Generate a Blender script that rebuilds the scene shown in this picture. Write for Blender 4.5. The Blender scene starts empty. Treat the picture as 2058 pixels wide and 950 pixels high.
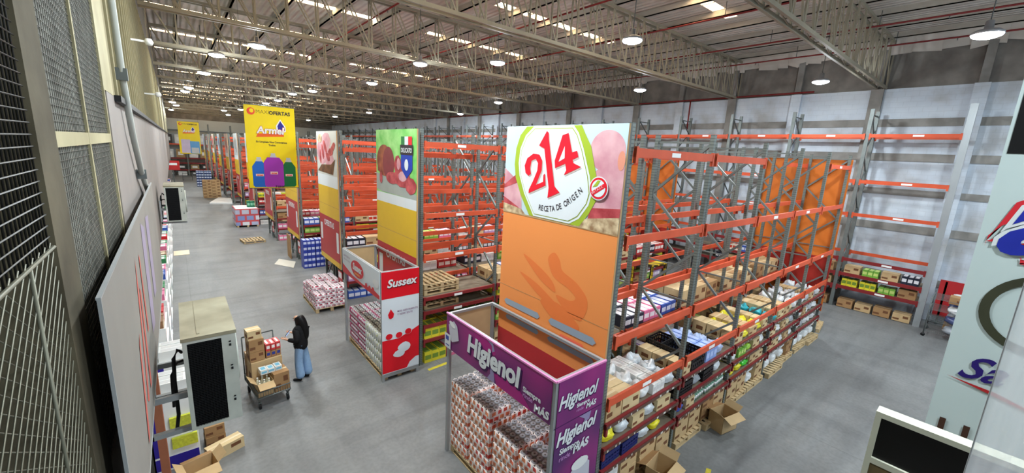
import bpy, bmesh, math, random
from mathutils import Vector, Matrix, noise as mnoise
rnd = random.Random(7)
SC = bpy.context.scene
COL = SC.collection
PI = math.pi

# ------------------------------------------------------------------ camera, sky, exposure
cam = bpy.data.objects.new('camera', bpy.data.cameras.new('camera'))
COL.objects.link(cam)
SC.camera = cam
cam.data.sensor_fit = 'HORIZONTAL'
cam.data.sensor_width = 36.0
cam.data.lens = 811.0 / 2058.0 * 36.0
cam.data.clip_start = 0.02
cam.data.clip_end = 300
_r = Vector((0.77260719, -0.63286498, 0.0505969))
_d = Vector((-0.08886392, -0.18670701, -0.97838832))
_f = Vector((0.6286345, 0.75141361, -0.20049004))
m = Matrix.Identity(4)
for i in range(3):
    m[i][0] = _r[i]; m[i][1] = -_d[i]; m[i][2] = -_f[i]
m[0][3], m[1][3], m[2][3] = 0.0, 0.0, 5.6
cam.matrix_world = m

W = bpy.data.worlds.new('World'); SC.world = W; W.use_nodes = True
bg = W.node_tree.nodes['Background']
bg.inputs[0].default_value = (1.0, 0.84, 0.66, 1); bg.inputs[1].default_value = 12.0
SC.view_settings.view_transform = 'Standard'
SC.view_settings.look = 'None'
SC.view_settings.exposure = 0.56
SC.view_settings.gamma = 1.0
SC.view_settings.use_curve_mapping = False
LAMP_W = 162.0

# ------------------------------------------------------------------ materials
def lin(c):
    o = []
    for v in c:
        v /= 255.0
        o.append(v / 12.92 if v <= 0.04045 else ((v + 0.055) / 1.055) ** 2.4)
    return (o[0], o[1], o[2], 1.0)
MATS = {}
def mat(name, c, rough=0.6, metal=0.0, var=0.12, scale=3.0, spec=0.3, emit=0.0, bump=0.0, bscale=30.0, detail=3.0):
    if name in MATS: return MATS[name]
    M = bpy.data.materials.new(name); M.use_nodes = True
    nt = M.node_tree; b = nt.nodes['Principled BSDF']
    b.inputs['Roughness'].default_value = rough
    b.inputs['Metallic'].default_value = metal
    b.inputs['Specular IOR Level'].default_value = spec
    col = lin(c)
    tc = nt.nodes.new('ShaderNodeTexCoord')
    if var > 0:
        n = nt.nodes.new('ShaderNodeTexNoise'); n.inputs['Scale'].default_value = scale; n.inputs['Detail'].default_value = detail
        nt.links.new(tc.outputs['Object'], n.inputs['Vector'])
        r = nt.nodes.new('ShaderNodeMix'); r.data_type = 'RGBA'
        r.inputs[6].default_value = tuple(max(0, v * (1 - var * 1.6)) for v in col[:3]) + (1,)
        r.inputs[7].default_value = tuple(min(1, v * (1 + var)) for v in col[:3]) + (1,)
        nt.links.new(n.outputs['Fac'], r.inputs[0]); nt.links.new(r.outputs[2], b.inputs['Base Color'])
    else:
        b.inputs['Base Color'].default_value = col
    if bump > 0:
        n2 = nt.nodes.new('ShaderNodeTexNoise'); n2.inputs['Scale'].default_value = bscale
        nt.links.new(tc.outputs['Object'], n2.inputs['Vector'])
        bp = nt.nodes.new('ShaderNodeBump'); bp.inputs['Strength'].default_value = bump; bp.inputs['Distance'].default_value = 0.02
        nt.links.new(n2.outputs['Fac'], bp.inputs['Height']); nt.links.new(bp.outputs[0], b.inputs['Normal'])
    if emit > 0:
        b.inputs['Emission Color'].default_value = col; b.inputs['Emission Strength'].default_value = emit
    MATS[name] = M
    return M

def pattern(name, c1, c2, cm, bw=0.2, bh=0.12, mortar=0.02, rough=0.35, world=False):
    """printed wrapping: rows of two colours on every upright side"""
    if name in MATS: return MATS[name]
    M = bpy.data.materials.new(name); M.use_nodes = True
    nt = M.node_tree; b = nt.nodes['Principled BSDF']; b.inputs['Roughness'].default_value = rough
    tc = nt.nodes.new('ShaderNodeTexCoord'); sp = nt.nodes.new('ShaderNodeSeparateXYZ')
    nt.links.new(tc.outputs['Object'], sp.inputs[0])
    ad = nt.nodes.new('ShaderNodeMath'); ad.operation = 'ADD'
    nt.links.new(sp.outputs[0], ad.inputs[0]); nt.links.new(sp.outputs[1], ad.inputs[1])
    cb = nt.nodes.new('ShaderNodeCombineXYZ'); nt.links.new(ad.outputs[0], cb.inputs[0]); nt.links.new(sp.outputs[2], cb.inputs[1])
    br = nt.nodes.new('ShaderNodeTexBrick'); nt.links.new(cb.outputs[0], br.inputs['Vector'])
    br.inputs['Color1'].default_value = lin(c1); br.inputs['Color2'].default_value = lin(c2); br.inputs['Mortar'].default_value = lin(cm)
    br.inputs['Scale'].default_value = 1.0; br.inputs['Mortar Size'].default_value = mortar
    br.inputs['Brick Width'].default_value = bw; br.inputs['Row Height'].default_value = bh
    nt.links.new(br.outputs['Color'], b.inputs['Base Color'])
    MATS[name] = M
    return M

def blend(name, c1, c2, scale=1.0, lo=0.4, hi=0.6, rough=0.6, detail=4.0, c3=None, stretch=(1, 1, 1), bump=0.0, spec=0.3):
    if name in MATS: return MATS[name]
    M = bpy.data.materials.new(name); M.use_nodes = True
    nt = M.node_tree; b = nt.nodes['Principled BSDF']; b.inputs['Roughness'].default_value = rough
    b.inputs['Specular IOR Level'].default_value = spec
    tc = nt.nodes.new('ShaderNodeTexCoord'); mp = nt.nodes.new('ShaderNodeMapping'); mp.inputs['Scale'].default_value = stretch
    nt.links.new(tc.outputs['Object'], mp.inputs[0])
    n = nt.nodes.new('ShaderNodeTexNoise'); n.inputs['Scale'].default_value = scale; n.inputs['Detail'].default_value = detail
    nt.links.new(mp.outputs[0], n.inputs['Vector'])
    cr = nt.nodes.new('ShaderNodeValToRGB'); nt.links.new(n.outputs['Fac'], cr.inputs[0])
    cr.color_ramp.elements[0].position = lo; cr.color_ramp.elements[0].color = lin(c1)
    cr.color_ramp.elements[1].position = hi; cr.color_ramp.elements[1].color = lin(c2)
    if c3:
        e = cr.color_ramp.elements.new(min(1, hi + (hi - lo))); e.color = lin(c3)
    nt.links.new(cr.outputs[0], b.inputs['Base Color'])
    if bump:
        bp = nt.nodes.new('ShaderNodeBump'); bp.inputs['Strength'].default_value = bump; bp.inputs['Distance'].default_value = 0.02
        nt.links.new(n.outputs['Fac'], bp.inputs['Height']); nt.links.new(bp.outputs[0], b.inputs['Normal'])
    MATS[name] = M
    return M

M_STEEL = mat('galvanised_steel', (118, 125, 124), 0.45, 0.35, 0.18, 5)
M_STEELD = mat('dull_steel', (98, 104, 104), 0.5, 0.35, 0.15, 5)
M_ORANGE = mat('orange_beam_paint', (206, 86, 54), 0.5, 0, 0.2, 2)
M_MAROON = mat('dark_red_beam_paint', (128, 40, 42), 0.45, 0, 0.12, 2)
M_WOOD = mat('pallet_wood', (196, 172, 132), 0.8, 0, 0.2, 6)
M_CARD = mat('cardboard', (194, 166, 124), 0.8, 0, 0.12, 4)
M_CARD2 = mat('darker_cardboard', (164, 128, 88), 0.8, 0, 0.12, 4)
M_TAPE = mat('packing_tape', (212, 190, 150), 0.35, 0, 0.05)
M_INK = mat('brown_print', (112, 74, 48), 0.7, 0, 0.05)
M_WHITE = mat('white_print', (236, 238, 238), 0.4, 0, 0.04)
M_BLACK = mat('black_plastic', (22, 23, 26), 0.5, 0, 0.1)
M_GREYP = mat('grey_aluminium_profile', (160, 164, 166), 0.4, 0.3, 0.08)
M_BOARD = mat('shelf_board', (120, 108, 92), 0.8, 0, 0.2, 5)

# ------------------------------------------------------------------ mesh builder
class MB:
    def __init__(s): s.v = []; s.f = []; s.m = []; s.sm = []
    def add(s, vs, fs, mi=0, smooth=False):
        o = len(s.v); s.v += [tuple(p) for p in vs]
        for f in fs: s.f.append(tuple(o + i for i in f)); s.m.append(mi); s.sm.append(smooth)
    def box(s, x0, x1, y0, y1, z0, z1, mi=0):
        v = [(x0, y0, z0), (x1, y0, z0), (x1, y1, z0), (x0, y1, z0), (x0, y0, z1), (x1, y0, z1), (x1, y1, z1), (x0, y1, z1)]
        s.add(v, [(0, 3, 2, 1), (4, 5, 6, 7), (0, 1, 5, 4), (1, 2, 6, 5), (2, 3, 7, 6), (3, 0, 4, 7)], mi)
    def bar(s, p, q, w, h=None, mi=0):
        h = h or w; p = Vector(p); q = Vector(q); d = (q - p).normalized()
        a = Vector((0, 0, 1)) if abs(d.z) < 0.95 else Vector((0, 1, 0))
        u = d.cross(a).normalized(); t = u.cross(d).normalized(); u *= w / 2; t *= h / 2
        v = [p - u - t, p + u - t, p + u + t, p - u + t, q - u - t, q + u - t, q + u + t, q - u + t]
        s.add(v, [(0, 1, 2, 3), (7, 6, 5, 4), (0, 4, 5, 1), (1, 5, 6, 2), (2, 6, 7, 3), (3, 7, 4, 0)], mi)
    def tube(s, pts, r, n=8, mi=0, cap=True):
        pts = [Vector(p) for p in pts]; rs = r if isinstance(r, (list, tuple)) else [r] * len(pts)
        rings = []; vs = []; fs = []
        for i, p in enumerate(pts):
            d = (pts[min(i + 1, len(pts) - 1)] - pts[max(i - 1, 0)]).normalized()
            a = Vector((0, 0, 1)) if abs(d.z) < 0.95 else Vector((0, 1, 0))
            u = d.cross(a).normalized(); t = u.cross(d).normalized()
            rings.append(len(vs))
            for k in range(n):
                an = 2 * PI * k / n; vs.append(p + (u * math.cos(an) + t * math.sin(an)) * rs[i])
        for i in range(len(pts) - 1):
            for k in range(n):
                a, b = rings[i] + k, rings[i] + (k + 1) % n; fs.append((a, b, b + n, a + n))
        if cap:
            fs.append(tuple(range(n - 1, -1, -1))); fs.append(tuple(rings[-1] + k for k in range(n)))
        s.add(vs, fs, mi, True)
    def lathe(s, prof, n=12, mi=0, c=(0, 0, 0)):
        vs = []; fs = []
        for (r, z) in prof:
            for k in range(n):
                a = 2 * PI * k / n; vs.append((c[0] + r * math.cos(a), c[1] + r * math.sin(a), c[2] + z))
        for i in range(len(prof) - 1):
            for k in range(n):
                a, b = i * n + k, i * n + (k + 1) % n; fs.append((a, b, b + n, a + n))
        fs.append(tuple(range(n - 1, -1, -1))); fs.append(tuple((len(prof) - 1) * n + k for k in range(n)))
        s.add(vs, fs, mi, True)
    def poly(s, pts, mi=0): s.add(pts, [tuple(range(len(pts)))], mi)
    def mesh(s, name, mats):
        me = bpy.data.meshes.new(name); me.from_pydata(s.v, [], s.f)
        for mm in (mats if isinstance(mats, (list, tuple)) else [mats]): me.materials.append(mm)
        me.polygons.foreach_set('material_index', s.m); me.polygons.foreach_set('use_smooth', s.sm)
        me.update(); return me
    def build(s, name, mats, parent=None, loc=(0, 0, 0), rz=0.0):
        return obj(name, s.mesh(name, mats), parent, loc, rz)

def obj(name, me, parent=None, loc=(0, 0, 0), rz=0.0):
    o = bpy.data.objects.new(name, me); COL.objects.link(o); o.location = loc; o.rotation_euler = (0, 0, rz)
    if parent: o.parent = parent
    return o
LABELS = {}
def tag(o, label, cat, group=None, kind=None):
    n = len(label.split())
    if n < 4 or n > 16: print('LABEL LENGTH', n, label)
    if label in LABELS and not group: print('DUP LABEL', label)
    LABELS[label] = 1
    o['label'] = label; o['category'] = cat
    if group: o['group'] = group
    if kind: o['kind'] = kind
    return o
def thing(name, label, cat, loc=(0, 0, 0), rz=0.0, group=None):
    o = bpy.data.objects.new(name, None); COL.objects.link(o); o.location = loc; o.rotation_euler = (0, 0, rz)
    o.empty_display_size = 0.1
    return tag(o, label, cat, group)
def struct(o): o['kind'] = 'structure'; return o
def dup(root, loc, rz=0.0, label=None, cat=None, group=None):
    def cp(o, par):
        c = o.copy(); COL.objects.link(c)
        if par: c.parent = par
        for ch in o.children: cp(ch, c)
        return c
    r = cp(root, None); r.location = loc; r.rotation_euler = (0, 0, rz)
    if label: tag(r, label, cat or r['category'], group)
    return r
USED = set()
def place(root, loc, rz, label, cat, group=None):
    if root.name not in USED:
        USED.add(root.name); root.location = loc; root.rotation_euler = (0, 0, rz)
        return tag(root, label, cat, group)
    return dup(root, loc, rz, label, cat, group)
ORD = ['first', 'second', 'third', 'fourth', 'fifth', 'sixth', 'seventh', 'eighth', 'ninth', 'tenth', 'eleventh', 'twelfth', 'thirteenth',
       'fourteenth', 'fifteenth', 'sixteenth', 'seventeenth', 'eighteenth', 'nineteenth', 'twentieth']
def nth(i): return ORD[i] if i < len(ORD) else '%dth' % (i + 1)

# flat printed shapes: local x to the right, z up, facing -y
def flat(name, polys, m, parent, layer=1, loc=(0, 0, 0)):
    for k, p in enumerate(polys):
        b = MB(); b.poly([(x, -0.0025 * layer - .0004 * k, z) for x, z in p])
        o = b.build(name, m, parent, loc)
    return o
def rect(x0, z0, x1, z1): return [(x0, z0), (x1, z0), (x1, z1), (x0, z1)]
def ell(cx, cz, rx, rz_, n=28, a0=0.0, rot=0.0, jit=0.0):
    out = []
    for k in range(n):
        a = a0 + 2 * PI * k / n; j = 1 + (rnd.uniform(-jit, jit) if jit else 0)
        x, z = rx * math.cos(a) * j, rz_ * math.sin(a) * j
        out.append((cx + x * math.cos(rot) - z * math.sin(rot), cz + x * math.sin(rot) + z * math.cos(rot)))
    return out
def smooth(pts, n=5):
    out = []; N = len(pts)
    for i in range(N):
        p0, p1, p2, p3 = pts[i - 1], pts[i], pts[(i + 1) % N], pts[(i + 2) % N]
        for k in range(n):
            t = k / n
            out.append(tuple(.5 * (2 * p1[a] + (p2[a] - p0[a]) * t + (2 * p0[a] - 5 * p1[a] + 4 * p2[a] - p3[a]) * t * t + (3 * p1[a] - p0[a] - 3 * p2[a] + p3[a]) * t ** 3) for a in (0, 1)))
    return out
def text(name, body, size, m, parent, x, z, layer=2, shear=0.0, bold=0.0, ang=0.0, sx=1.0, depth=0.0, align='LEFT'):
    cu = bpy.data.curves.new('lettering', 'FONT'); cu.body = body; cu.size = size; cu.shear = shear; cu.offset = bold
    cu.extrude = depth; cu.align_x = align; cu.resolution_u = 3
    t = bpy.data.objects.new('lettering', cu); COL.objects.link(t)
    dg = bpy.context.evaluated_depsgraph_get(); me = bpy.data.meshes.new_from_object(t.evaluated_get(dg))
    bpy.data.objects.remove(t); bpy.data.curves.remove(cu)
    ca, sa = math.cos(ang), math.sin(ang)
    for v in me.vertices:
        px, pz, py = v.co.x * sx, v.co.y, v.co.z
        v.co = (px * ca - pz * sa, -0.0025 * layer - py, px * sa + pz * ca)
    me.materials.clear(); me.materials.append(m)
    return obj(name, me, parent, (x, 0, z))

# ================================================================== SETTING
X_END, Y_FAR = 22.6, 79.5
# floor
fm = bpy.data.materials.new('worn_concrete'); fm.use_nodes = True
nt = fm.node_tree; b = nt.nodes['Principled BSDF']; b.inputs['Roughness'].default_value = 0.5; b.inputs['Specular IOR Level'].default_value = 0.35
tc = nt.nodes.new('ShaderNodeTexCoord')
def nz(scale, st, det=5.0):
    mp = nt.nodes.new('ShaderNodeMapping'); mp.inputs['Scale'].default_value = st; nt.links.new(tc.outputs['Object'], mp.inputs[0])
    n = nt.nodes.new('ShaderNodeTexNoise'); n.inputs['Scale'].default_value = scale; n.inputs['Detail'].default_value = det
    nt.links.new(mp.outputs[0], n.inputs['Vector']); return n
def ramp(src, p0, c0, p1, c1):
    r = nt.nodes.new('ShaderNodeValToRGB'); nt.links.new(src, r.inputs[0])
    r.color_ramp.elements[0].position = p0; r.color_ramp.elements[0].color = c0; r.color_ramp.elements[1].position = p1; r.color_ramp.elements[1].color = c1
    return r
def mul(a, b_):
    x = nt.nodes.new('ShaderNodeMix'); x.data_type = 'RGBA'; x.blend_type = 'MULTIPLY'; x.inputs[0].default_value = 1.0
    nt.links.new(a, x.inputs[6]); nt.links.new(b_, x.inputs[7]); return x.outputs[2]
base = ramp(nz(0.55, (1, 1, 1), 7).outputs['Fac'], 0.3, lin((109, 111, 111)), 0.7, lin((127, 129, 129)))
stain = ramp(nz(1.1, (0.35, 2.2, 1), 4).outputs['Fac'], 0.33, (0.84, 0.84, 0.85, 1), 0.5, (1, 1, 1, 1))
stain2 = ramp(nz(0.9, (2.0, 0.4, 1), 6).outputs['Fac'], 0.34, (0.86, 0.86, 0.87, 1), 0.5, (1, 1, 1, 1))
speck = ramp(nz(14, (1, 1, 1), 3).outputs['Fac'], 0.35, (0.88, 0.88, 0.88, 1), 0.6, (1, 1, 1, 1))
br = nt.nodes.new('ShaderNodeTexBrick'); nt.links.new(tc.outputs['Object'], br.inputs['Vector']); br.offset = 0.0
br.inputs['Color1'].default_value = (1, 1, 1, 1); br.inputs['Color2'].default_value = (0.95, 0.95, 0.95, 1); br.inputs['Mortar'].default_value = (0.78, 0.78, 0.78, 1)
br.inputs['Scale'].default_value = 1; br.inputs['Mortar Size'].default_value = 0.012; br.inputs['Brick Width'].default_value = 5.0; br.inputs['Row Height'].default_value = 5.0
c = mul(base.outputs[0], stain.outputs[0]); c = mul(c, stain2.outputs[0]); c = mul(c, speck.outputs[0]); c = mul(c, br.outputs['Color'])
nt.links.new(c, b.inputs['Base Color'])
f = MB(); f.box(-3.5, 23.2, -9, Y_FAR + .5, -0.2, 0.0); struct(f.build('floor', fm))

# walls
def wallmat(name, c_hi, c_lo, c_dirt):
    M = bpy.data.materials.new(name); M.use_nodes = True
    nt = M.node_tree; b = nt.nodes['Principled BSDF']; b.inputs['Roughness'].default_value = 0.8
    tc = nt.nodes.new('ShaderNodeTexCoord')
    n = nt.nodes.new('ShaderNodeTexNoise'); n.inputs['Scale'].default_value = 0.7; n.inputs['Detail'].default_value = 8; nt.links.new(tc.outputs['Object'], n.inputs['Vector'])
    r = nt.nodes.new('ShaderNodeValToRGB'); nt.links.new(n.outputs['Fac'], r.inputs[0])
    r.color_ramp.elements[0].position = 0.3; r.color_ramp.elements[0].color = lin(c_dirt)
    r.color_ramp.elements[1].position = 0.48; r.color_ramp.elements[1].color = lin(c_lo)
    e = r.color_ramp.elements.new(0.66); e.color = lin(c_hi)
    sp = nt.nodes.new('ShaderNodeSeparateXYZ'); nt.links.new(tc.outputs['Object'], sp.inputs[0])
    cb = nt.nodes.new('ShaderNodeCombineXYZ'); nt.links.new(sp.outputs[1], cb.inputs[0]); nt.links.new(sp.outputs[2], cb.inputs[1])
    br = nt.nodes.new('ShaderNodeTexBrick'); nt.links.new(cb.outputs[0], br.inputs['Vector'])
    br.inputs['Color1'].default_value = (1, 1, 1, 1); br.inputs['Color2'].default_value = (0.97, 0.97, 0.97, 1); br.inputs['Mortar'].default_value = (0.9, 0.9, 0.9, 1)
    br.inputs['Scale'].default_value = 1; br.inputs['Mortar Size'].default_value = 0.01; br.inputs['Brick Width'].default_value = 0.4; br.inputs['Row Height'].default_value = 0.2
    mx = nt.nodes.new('ShaderNodeMix'); mx.data_type = 'RGBA'; mx.blend_type = 'MULTIPLY'; mx.inputs[0].default_value = 1
    nt.links.new(r.outputs[0], mx.inputs[6]); nt.links.new(br.outputs['Color'], mx.inputs[7]); nt.links.new(mx.outputs[2], b.inputs['Base Color'])
    return M
M_WALLW = wallmat('whitewashed_blockwork', (204, 214, 224), (192, 202, 214), (168, 170, 172))
M_WALLG = blend('grey_upper_wall', (112, 108, 104), (140, 136, 130), 1.4, 0.35, 0.65, 0.9)
M_CONC = blend('grey_concrete_band', (120, 118, 114), (146, 144, 140), 1.5, 0.35, 0.65, 0.85)
f = MB(); f.box(X_END, X_END + .3, -9, Y_FAR + .3, -0.05, 8.93); wr = struct(f.build('wall_right', M_WALLW))
f = MB(); f.box(X_END + .12, X_END + .3, -9, Y_FAR + .3, 8.93, 11.4); f.build('upper_cladding', M_WALLG, wr)
for z0, z1 in ((1.35, 1.6), (3.3, 3.6), (4.75, 5.0), (6.1, 6.4), (7.45, 7.75)):
    f = MB(); f.box(X_END - .04, X_END + .02, -9, Y_FAR, z0, z1); f.build('concrete_band', M_CONC, wr)
for k in range(15):
    y = 1.2 + 2.85 * k if k < 15 else 0
    big = k % 2
    f = MB(); f.box(X_END - .16, X_END + .05, y - .2, y + .2, 0, 8.93 if True else 0); f.build('pilaster', M_WALLW if not big else M_CONC, wr)
    f = MB(); f.box(X_END - .1, X_END + .05, y - .12, y + .12, 8.93, 10.9); f.build('upper_column', M_CONC, wr)
f = MB(); f.box(-3.5, 23.2, Y_FAR, Y_FAR + .3, -0.05, 8.2, 0); f.box(-3.5, 23.2, Y_FAR, Y_FAR + .3, 8.2, 11.4, 1)
struct(f.build('wall_far', [mat('pale_far_wall', (196, 204, 206), 0.8, 0, 0.1, 0.4), M_WALLG]))
f = MB(); f.box(-3.5, 23.2, -9.3, -9, -0.05, 11.4); struct(f.build('wall_behind', M_WALLW))
f = MB(); f.box(-1.7, -1.4, -9, 71.8, -0.05, 3.24); struct(f.build('wall_left', mat('left_lower_wall', (176, 172, 160), 0.8, 0, 0.15, 1)))

# roof: corrugated sheets between skylight strips
rm = bpy.data.materials.new('corrugated_roof_lining'); rm.use_nodes = True
nt = rm.node_tree; b = nt.nodes['Principled BSDF']; b.inputs['Roughness'].default_value = 0.7
tc = nt.nodes.new('ShaderNodeTexCoord')
wv = nt.nodes.new('ShaderNodeTexWave'); wv.wave_type = 'BANDS'; wv.bands_direction = 'X'; wv.inputs['Scale'].default_value = 1.3; wv.inputs['Distortion'].default_value = 0.6
nt.links.new(tc.outputs['Object'], wv.inputs['Vector'])
n = nt.nodes.new('ShaderNodeTexNoise'); n.inputs['Scale'].default_value = 0.8; n.inputs['Detail'].default_value = 5; nt.links.new(tc.outputs['Object'], n.inputs['Vector'])
r = nt.nodes.new('ShaderNodeValToRGB'); nt.links.new(n.outputs['Fac'], r.inputs[0])
r.color_ramp.elements[0].position = 0.3; r.color_ramp.elements[0].color = lin((176, 170, 162)); r.color_ramp.elements[1].position = 0.7; r.color_ramp.elements[1].color = lin((208, 203, 196))
nt.links.new(r.outputs[0], b.inputs['Base Color'])
bp = nt.nodes.new('ShaderNodeBump'); bp.inputs['Strength'].default_value = 0.7; bp.inputs['Distance'].default_value = 0.08
nt.links.new(wv.outputs['Fac'], bp.inputs['Height']); nt.links.new(bp.outputs[0], b.inputs['Normal'])
ZR = 10.95
sky_y = [7.6 + 5.45 * k for k in range(14)]
f = MB(); segs = []
spans = [(-0.6, 7.4), (9.6, 16.4)]
yp = -9.0
for y in sky_y:
    if y > Y_FAR - 1: break
    a, c = y - .22, y + .22
    f.box(-3.5, 23.2, yp, a, ZR, ZR + .06)
    f.box(-3.5, spans[0][0], a, c, ZR, ZR + .06); f.box(spans[0][1], spans[1][0], a, c, ZR, ZR + .06); f.box(spans[1][1], 23.2, a, c, ZR, ZR + .06)
    segs.append((a, c)); yp = c
f.box(-3.5, 23.2, yp, Y_FAR + .3, ZR, ZR + .06)
ceil = struct(f.build('ceiling', rm))
M_PURL = mat('purlin_paint', (176, 170, 160), 0.6, 0, 0.15, 2)
for k in range(14):
    x = 0.6 + 1.65 * k
    f = MB(); f.box(x - .035, x + .035, -9, Y_FAR, ZR - .2, ZR - .001); f.box(x - .035, x + .07, -9, Y_FAR, ZR - .2, ZR - .18); f.build('purlin', M_PURL, ceil)
gl = bpy.data.materials.new('milky_skylight_sheet'); gl.use_nodes = True
nt = gl.node_tree; nt.nodes.remove(nt.nodes['Principled BSDF']); out = nt.nodes['Material Output']
t1 = nt.nodes.new('ShaderNodeBsdfTransparent'); t2 = nt.nodes.new('ShaderNodeBsdfTranslucent'); t1.inputs[0].default_value = (1, .93, .8, 1); t2.inputs[0].default_value = (.9, .82, .68, 1)
mx = nt.nodes.new('ShaderNodeMixShader'); mx.inputs[0].default_value = 0.25
nt.links.new(t1.outputs[0], mx.inputs[1]); nt.links.new(t2.outputs[0], mx.inputs[2]); nt.links.new(mx.outputs[0], out.inputs[0])
wi = 1
for (a, c) in segs:
    for (x0, x1) in spans:
        f = MB()
        k = int((x1 - x0) / .82)
        for q in range(k):
            f.box(x0 + q * .82 + .03, x0 + q * .82 + .79, a, c, ZR + .01, ZR + .02)
            f.box(x0 + q * .82 - .03, x0 + q * .82 + .03, a, c, ZR - .02, ZR + .05, 1)
        struct(f.build('window_%d' % wi, [gl, rm])); wi += 1

# roof trusses across the hall
M_TRUSS = mat('beige_truss_paint', (144, 138, 121), 0.55, 0.0, 0.15, 1.2)
def truss_meshes():
    L0, L1 = -0.4, 22.58
    zb, zt = 8.97, 10.66
    bc = MB(); tcd = MB(); wb = MB(); tie = MB()
    for dy in (-.13, .13):
        bc.bar((L0, dy, zb), (L1, dy, zb), .07, .1); tcd.bar((L0, dy, zt), (L1, dy, zt), .07, .09)
        n = 26; st = (L1 - L0) / n
        for k in range(n + 1):
            x = L0 + k * st
            wb.bar((x, dy, zb), (x, dy, zt), .045)
            if k < n:
                wb.bar((x, dy, zt), (x + st, dy, zb), .035)
    n = 13; st = (L1 - L0) / n
    for k in range(n + 1):
        x = L0 + k * st; tie.bar((x, -.13, zb), (x, .13, zb), .03); tie.bar((x, -.13, zt), (x, .13, zt), .03)
        if k < n: tie.bar((x, -.13, zb), (x + st, .13, zb), .025)
    return [('bottom_chord', bc.mesh('bottom_chord', M_TRUSS)), ('top_chord', tcd.mesh('top_chord', M_TRUSS)), ('lattice_web', wb.mesh('lattice_web', M_TRUSS)), ('tie_lacing', tie.mesh('tie_lacing', M_TRUSS))]
TM = truss_meshes()
for k in range(14):
    t = thing('roof_truss', ('beige steel lattice roof truss nearest the camera, over the orange panel rack' if k == 0 else
              'beige steel lattice roof truss spanning the hall, %s counted from the camera' % nth(k)), 'roof truss', (0, 3.95 + 5.7 * k, 0), 0, 'lattice trusses under the roof')
    for nm, me in TM: obj(nm, me, t)

# ragged lining edge along the right wall
f = MB(); yy = -9.0; q = 0
while yy < Y_FAR - .5:
    w_ = rnd.uniform(.35, .9); z0 = 10.22 + rnd.uniform(-.1, .12); z1 = 10.22 + rnd.uniform(-.1, .12)
    f.add([(X_END - .06, yy, z0), (X_END - .06, yy + w_, z1), (X_END - .3, yy + w_, ZR), (X_END - .3, yy, ZR), (X_END - .03, yy, z0), (X_END - .03, yy + w_, z1), (X_END - .27, yy + w_, ZR), (X_END - .27, yy, ZR)], [(0, 1, 2, 3), (7, 6, 5, 4), (0, 4, 5, 1)])
    yy += w_
f.build('lining_edge', rm, ceil)
# red sprinkler pipes under the roof
M_PIPE = mat('red_pipe_paint', (120, 34, 32), 0.5, 0, 0.1)
for k, x in enumerate((6.2, 10.6, 14.2, 18.2, 21.2)):
    t = thing('sprinkler_pipe', 'long thin red sprinkler pipe under the roof, %s from the left wall' % nth(k), 'pipe', (x, 0, 10.3), 0, 'sprinkler pipes under the roof')
    f = MB(); f.tube([(0, -8, 0), (0, 78, 0)], .03, 8); f.build('pipe_run', M_PIPE, t)
    f = MB()
    for q in range(26):
        y = -6 + 3.2 * q; f.tube([(0, y, 0), (0, y, .46)], .012, 6); f.tube([(0, y + 1.6, -.1), (0, y + 1.6, 0)], .015, 6)
    f.build('hanger', M_STEELD, t)

t = thing('wall_pipe', 'dark red pipe running along the top of the right wall with one drop', 'pipe', (X_END - .3, 0, 8.98))
f = MB(); f.tube([(0, 6.2, 0), (0, 74, 0)], .04, 8); f.build('pipe_run', M_PIPE, t)
f = MB(); f.tube([(0, 11.9, 0), (0, 11.9, -1.6)], .04, 8); f.build('pipe_drop', M_PIPE, t)
for q in range(12): f = MB(); f.box(0, .3, 6.5 + q * 5.7, 6.55 + q * 5.7, -.02, .02); f.build('pipe_bracket', M_STEELD, t)
# high-bay lamps
M_LENS = mat('lamp_lens', (236, 246, 255), 0.3, 0, 0, emit=26.0)
lamp_me = []
f = MB(); f.lathe([(.04, .3), (.07, .28), (.08, .12), (.2, .09), (.27, 0.04), (.27, 0.0), (.0, 0.012)], 18); lamp_me.append(('housing', f.mesh('housing', mat('lamp_housing', (150, 152, 156), 0.4, 0.5, 0.05))))
f = MB(); f.lathe([(.26, -.004), (.24, -.04), (.14, -.08), (.0, -.09)], 18); lamp_me.append(('lens', f.mesh('lens', M_LENS)))
f = MB(); f.tube([(0, 0, .3), (0, 0, 2.19)], .012, 6); lamp_me.append(('suspension_rod', f.mesh('suspension_rod', M_STEELD)))
LD = bpy.data.lights.new('lamp_light', 'AREA'); LD.shape = 'DISK'; LD.size = 0.4; LD.energy = LAMP_W; LD.color = (0.87, 0.96, 1.0); LD.spread = PI
LD2 = bpy.data.lights.new('lamp_glow', 'POINT'); LD2.shadow_soft_size = .12; LD2.energy = LAMP_W * .5; LD2.color = (0.87, 0.96, 1.0)
LAMPS = [(2.5, 17.0), (1.6, 20.2), (1.5, 26.2), (1.1, 34.8), (1.0, 37.9), (.3, 51.2), (.6, 55.7), (.2, 66.0), (7.5, 14.9), (9.8, 7.1), (14.3, .9), (8.1, 21.4), (9.2, 12.3),
         (6.9, 28.0), (6.4, 31.0), (6.6, 37.1), (6.4, 41.2), (16.2, 21.4), (16.7, 11.4), (4.8, 57.7), (5.9, 53.2), (14.7, 39.7), (14.6, 50.1),
         (2.4, 8.0), (2.5, 4.4), (3.0, -2.2), (18.5, 5.0), (10.5, -1.8), (19.4, 31.0), (5.0, -4.5), (13.0, -4.5), (19.0, -4.0), (14.8, 63.0), (6.0, 67.0)]  # this row: extra lamps, mostly out of view, added to brighten panels and floor
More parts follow.
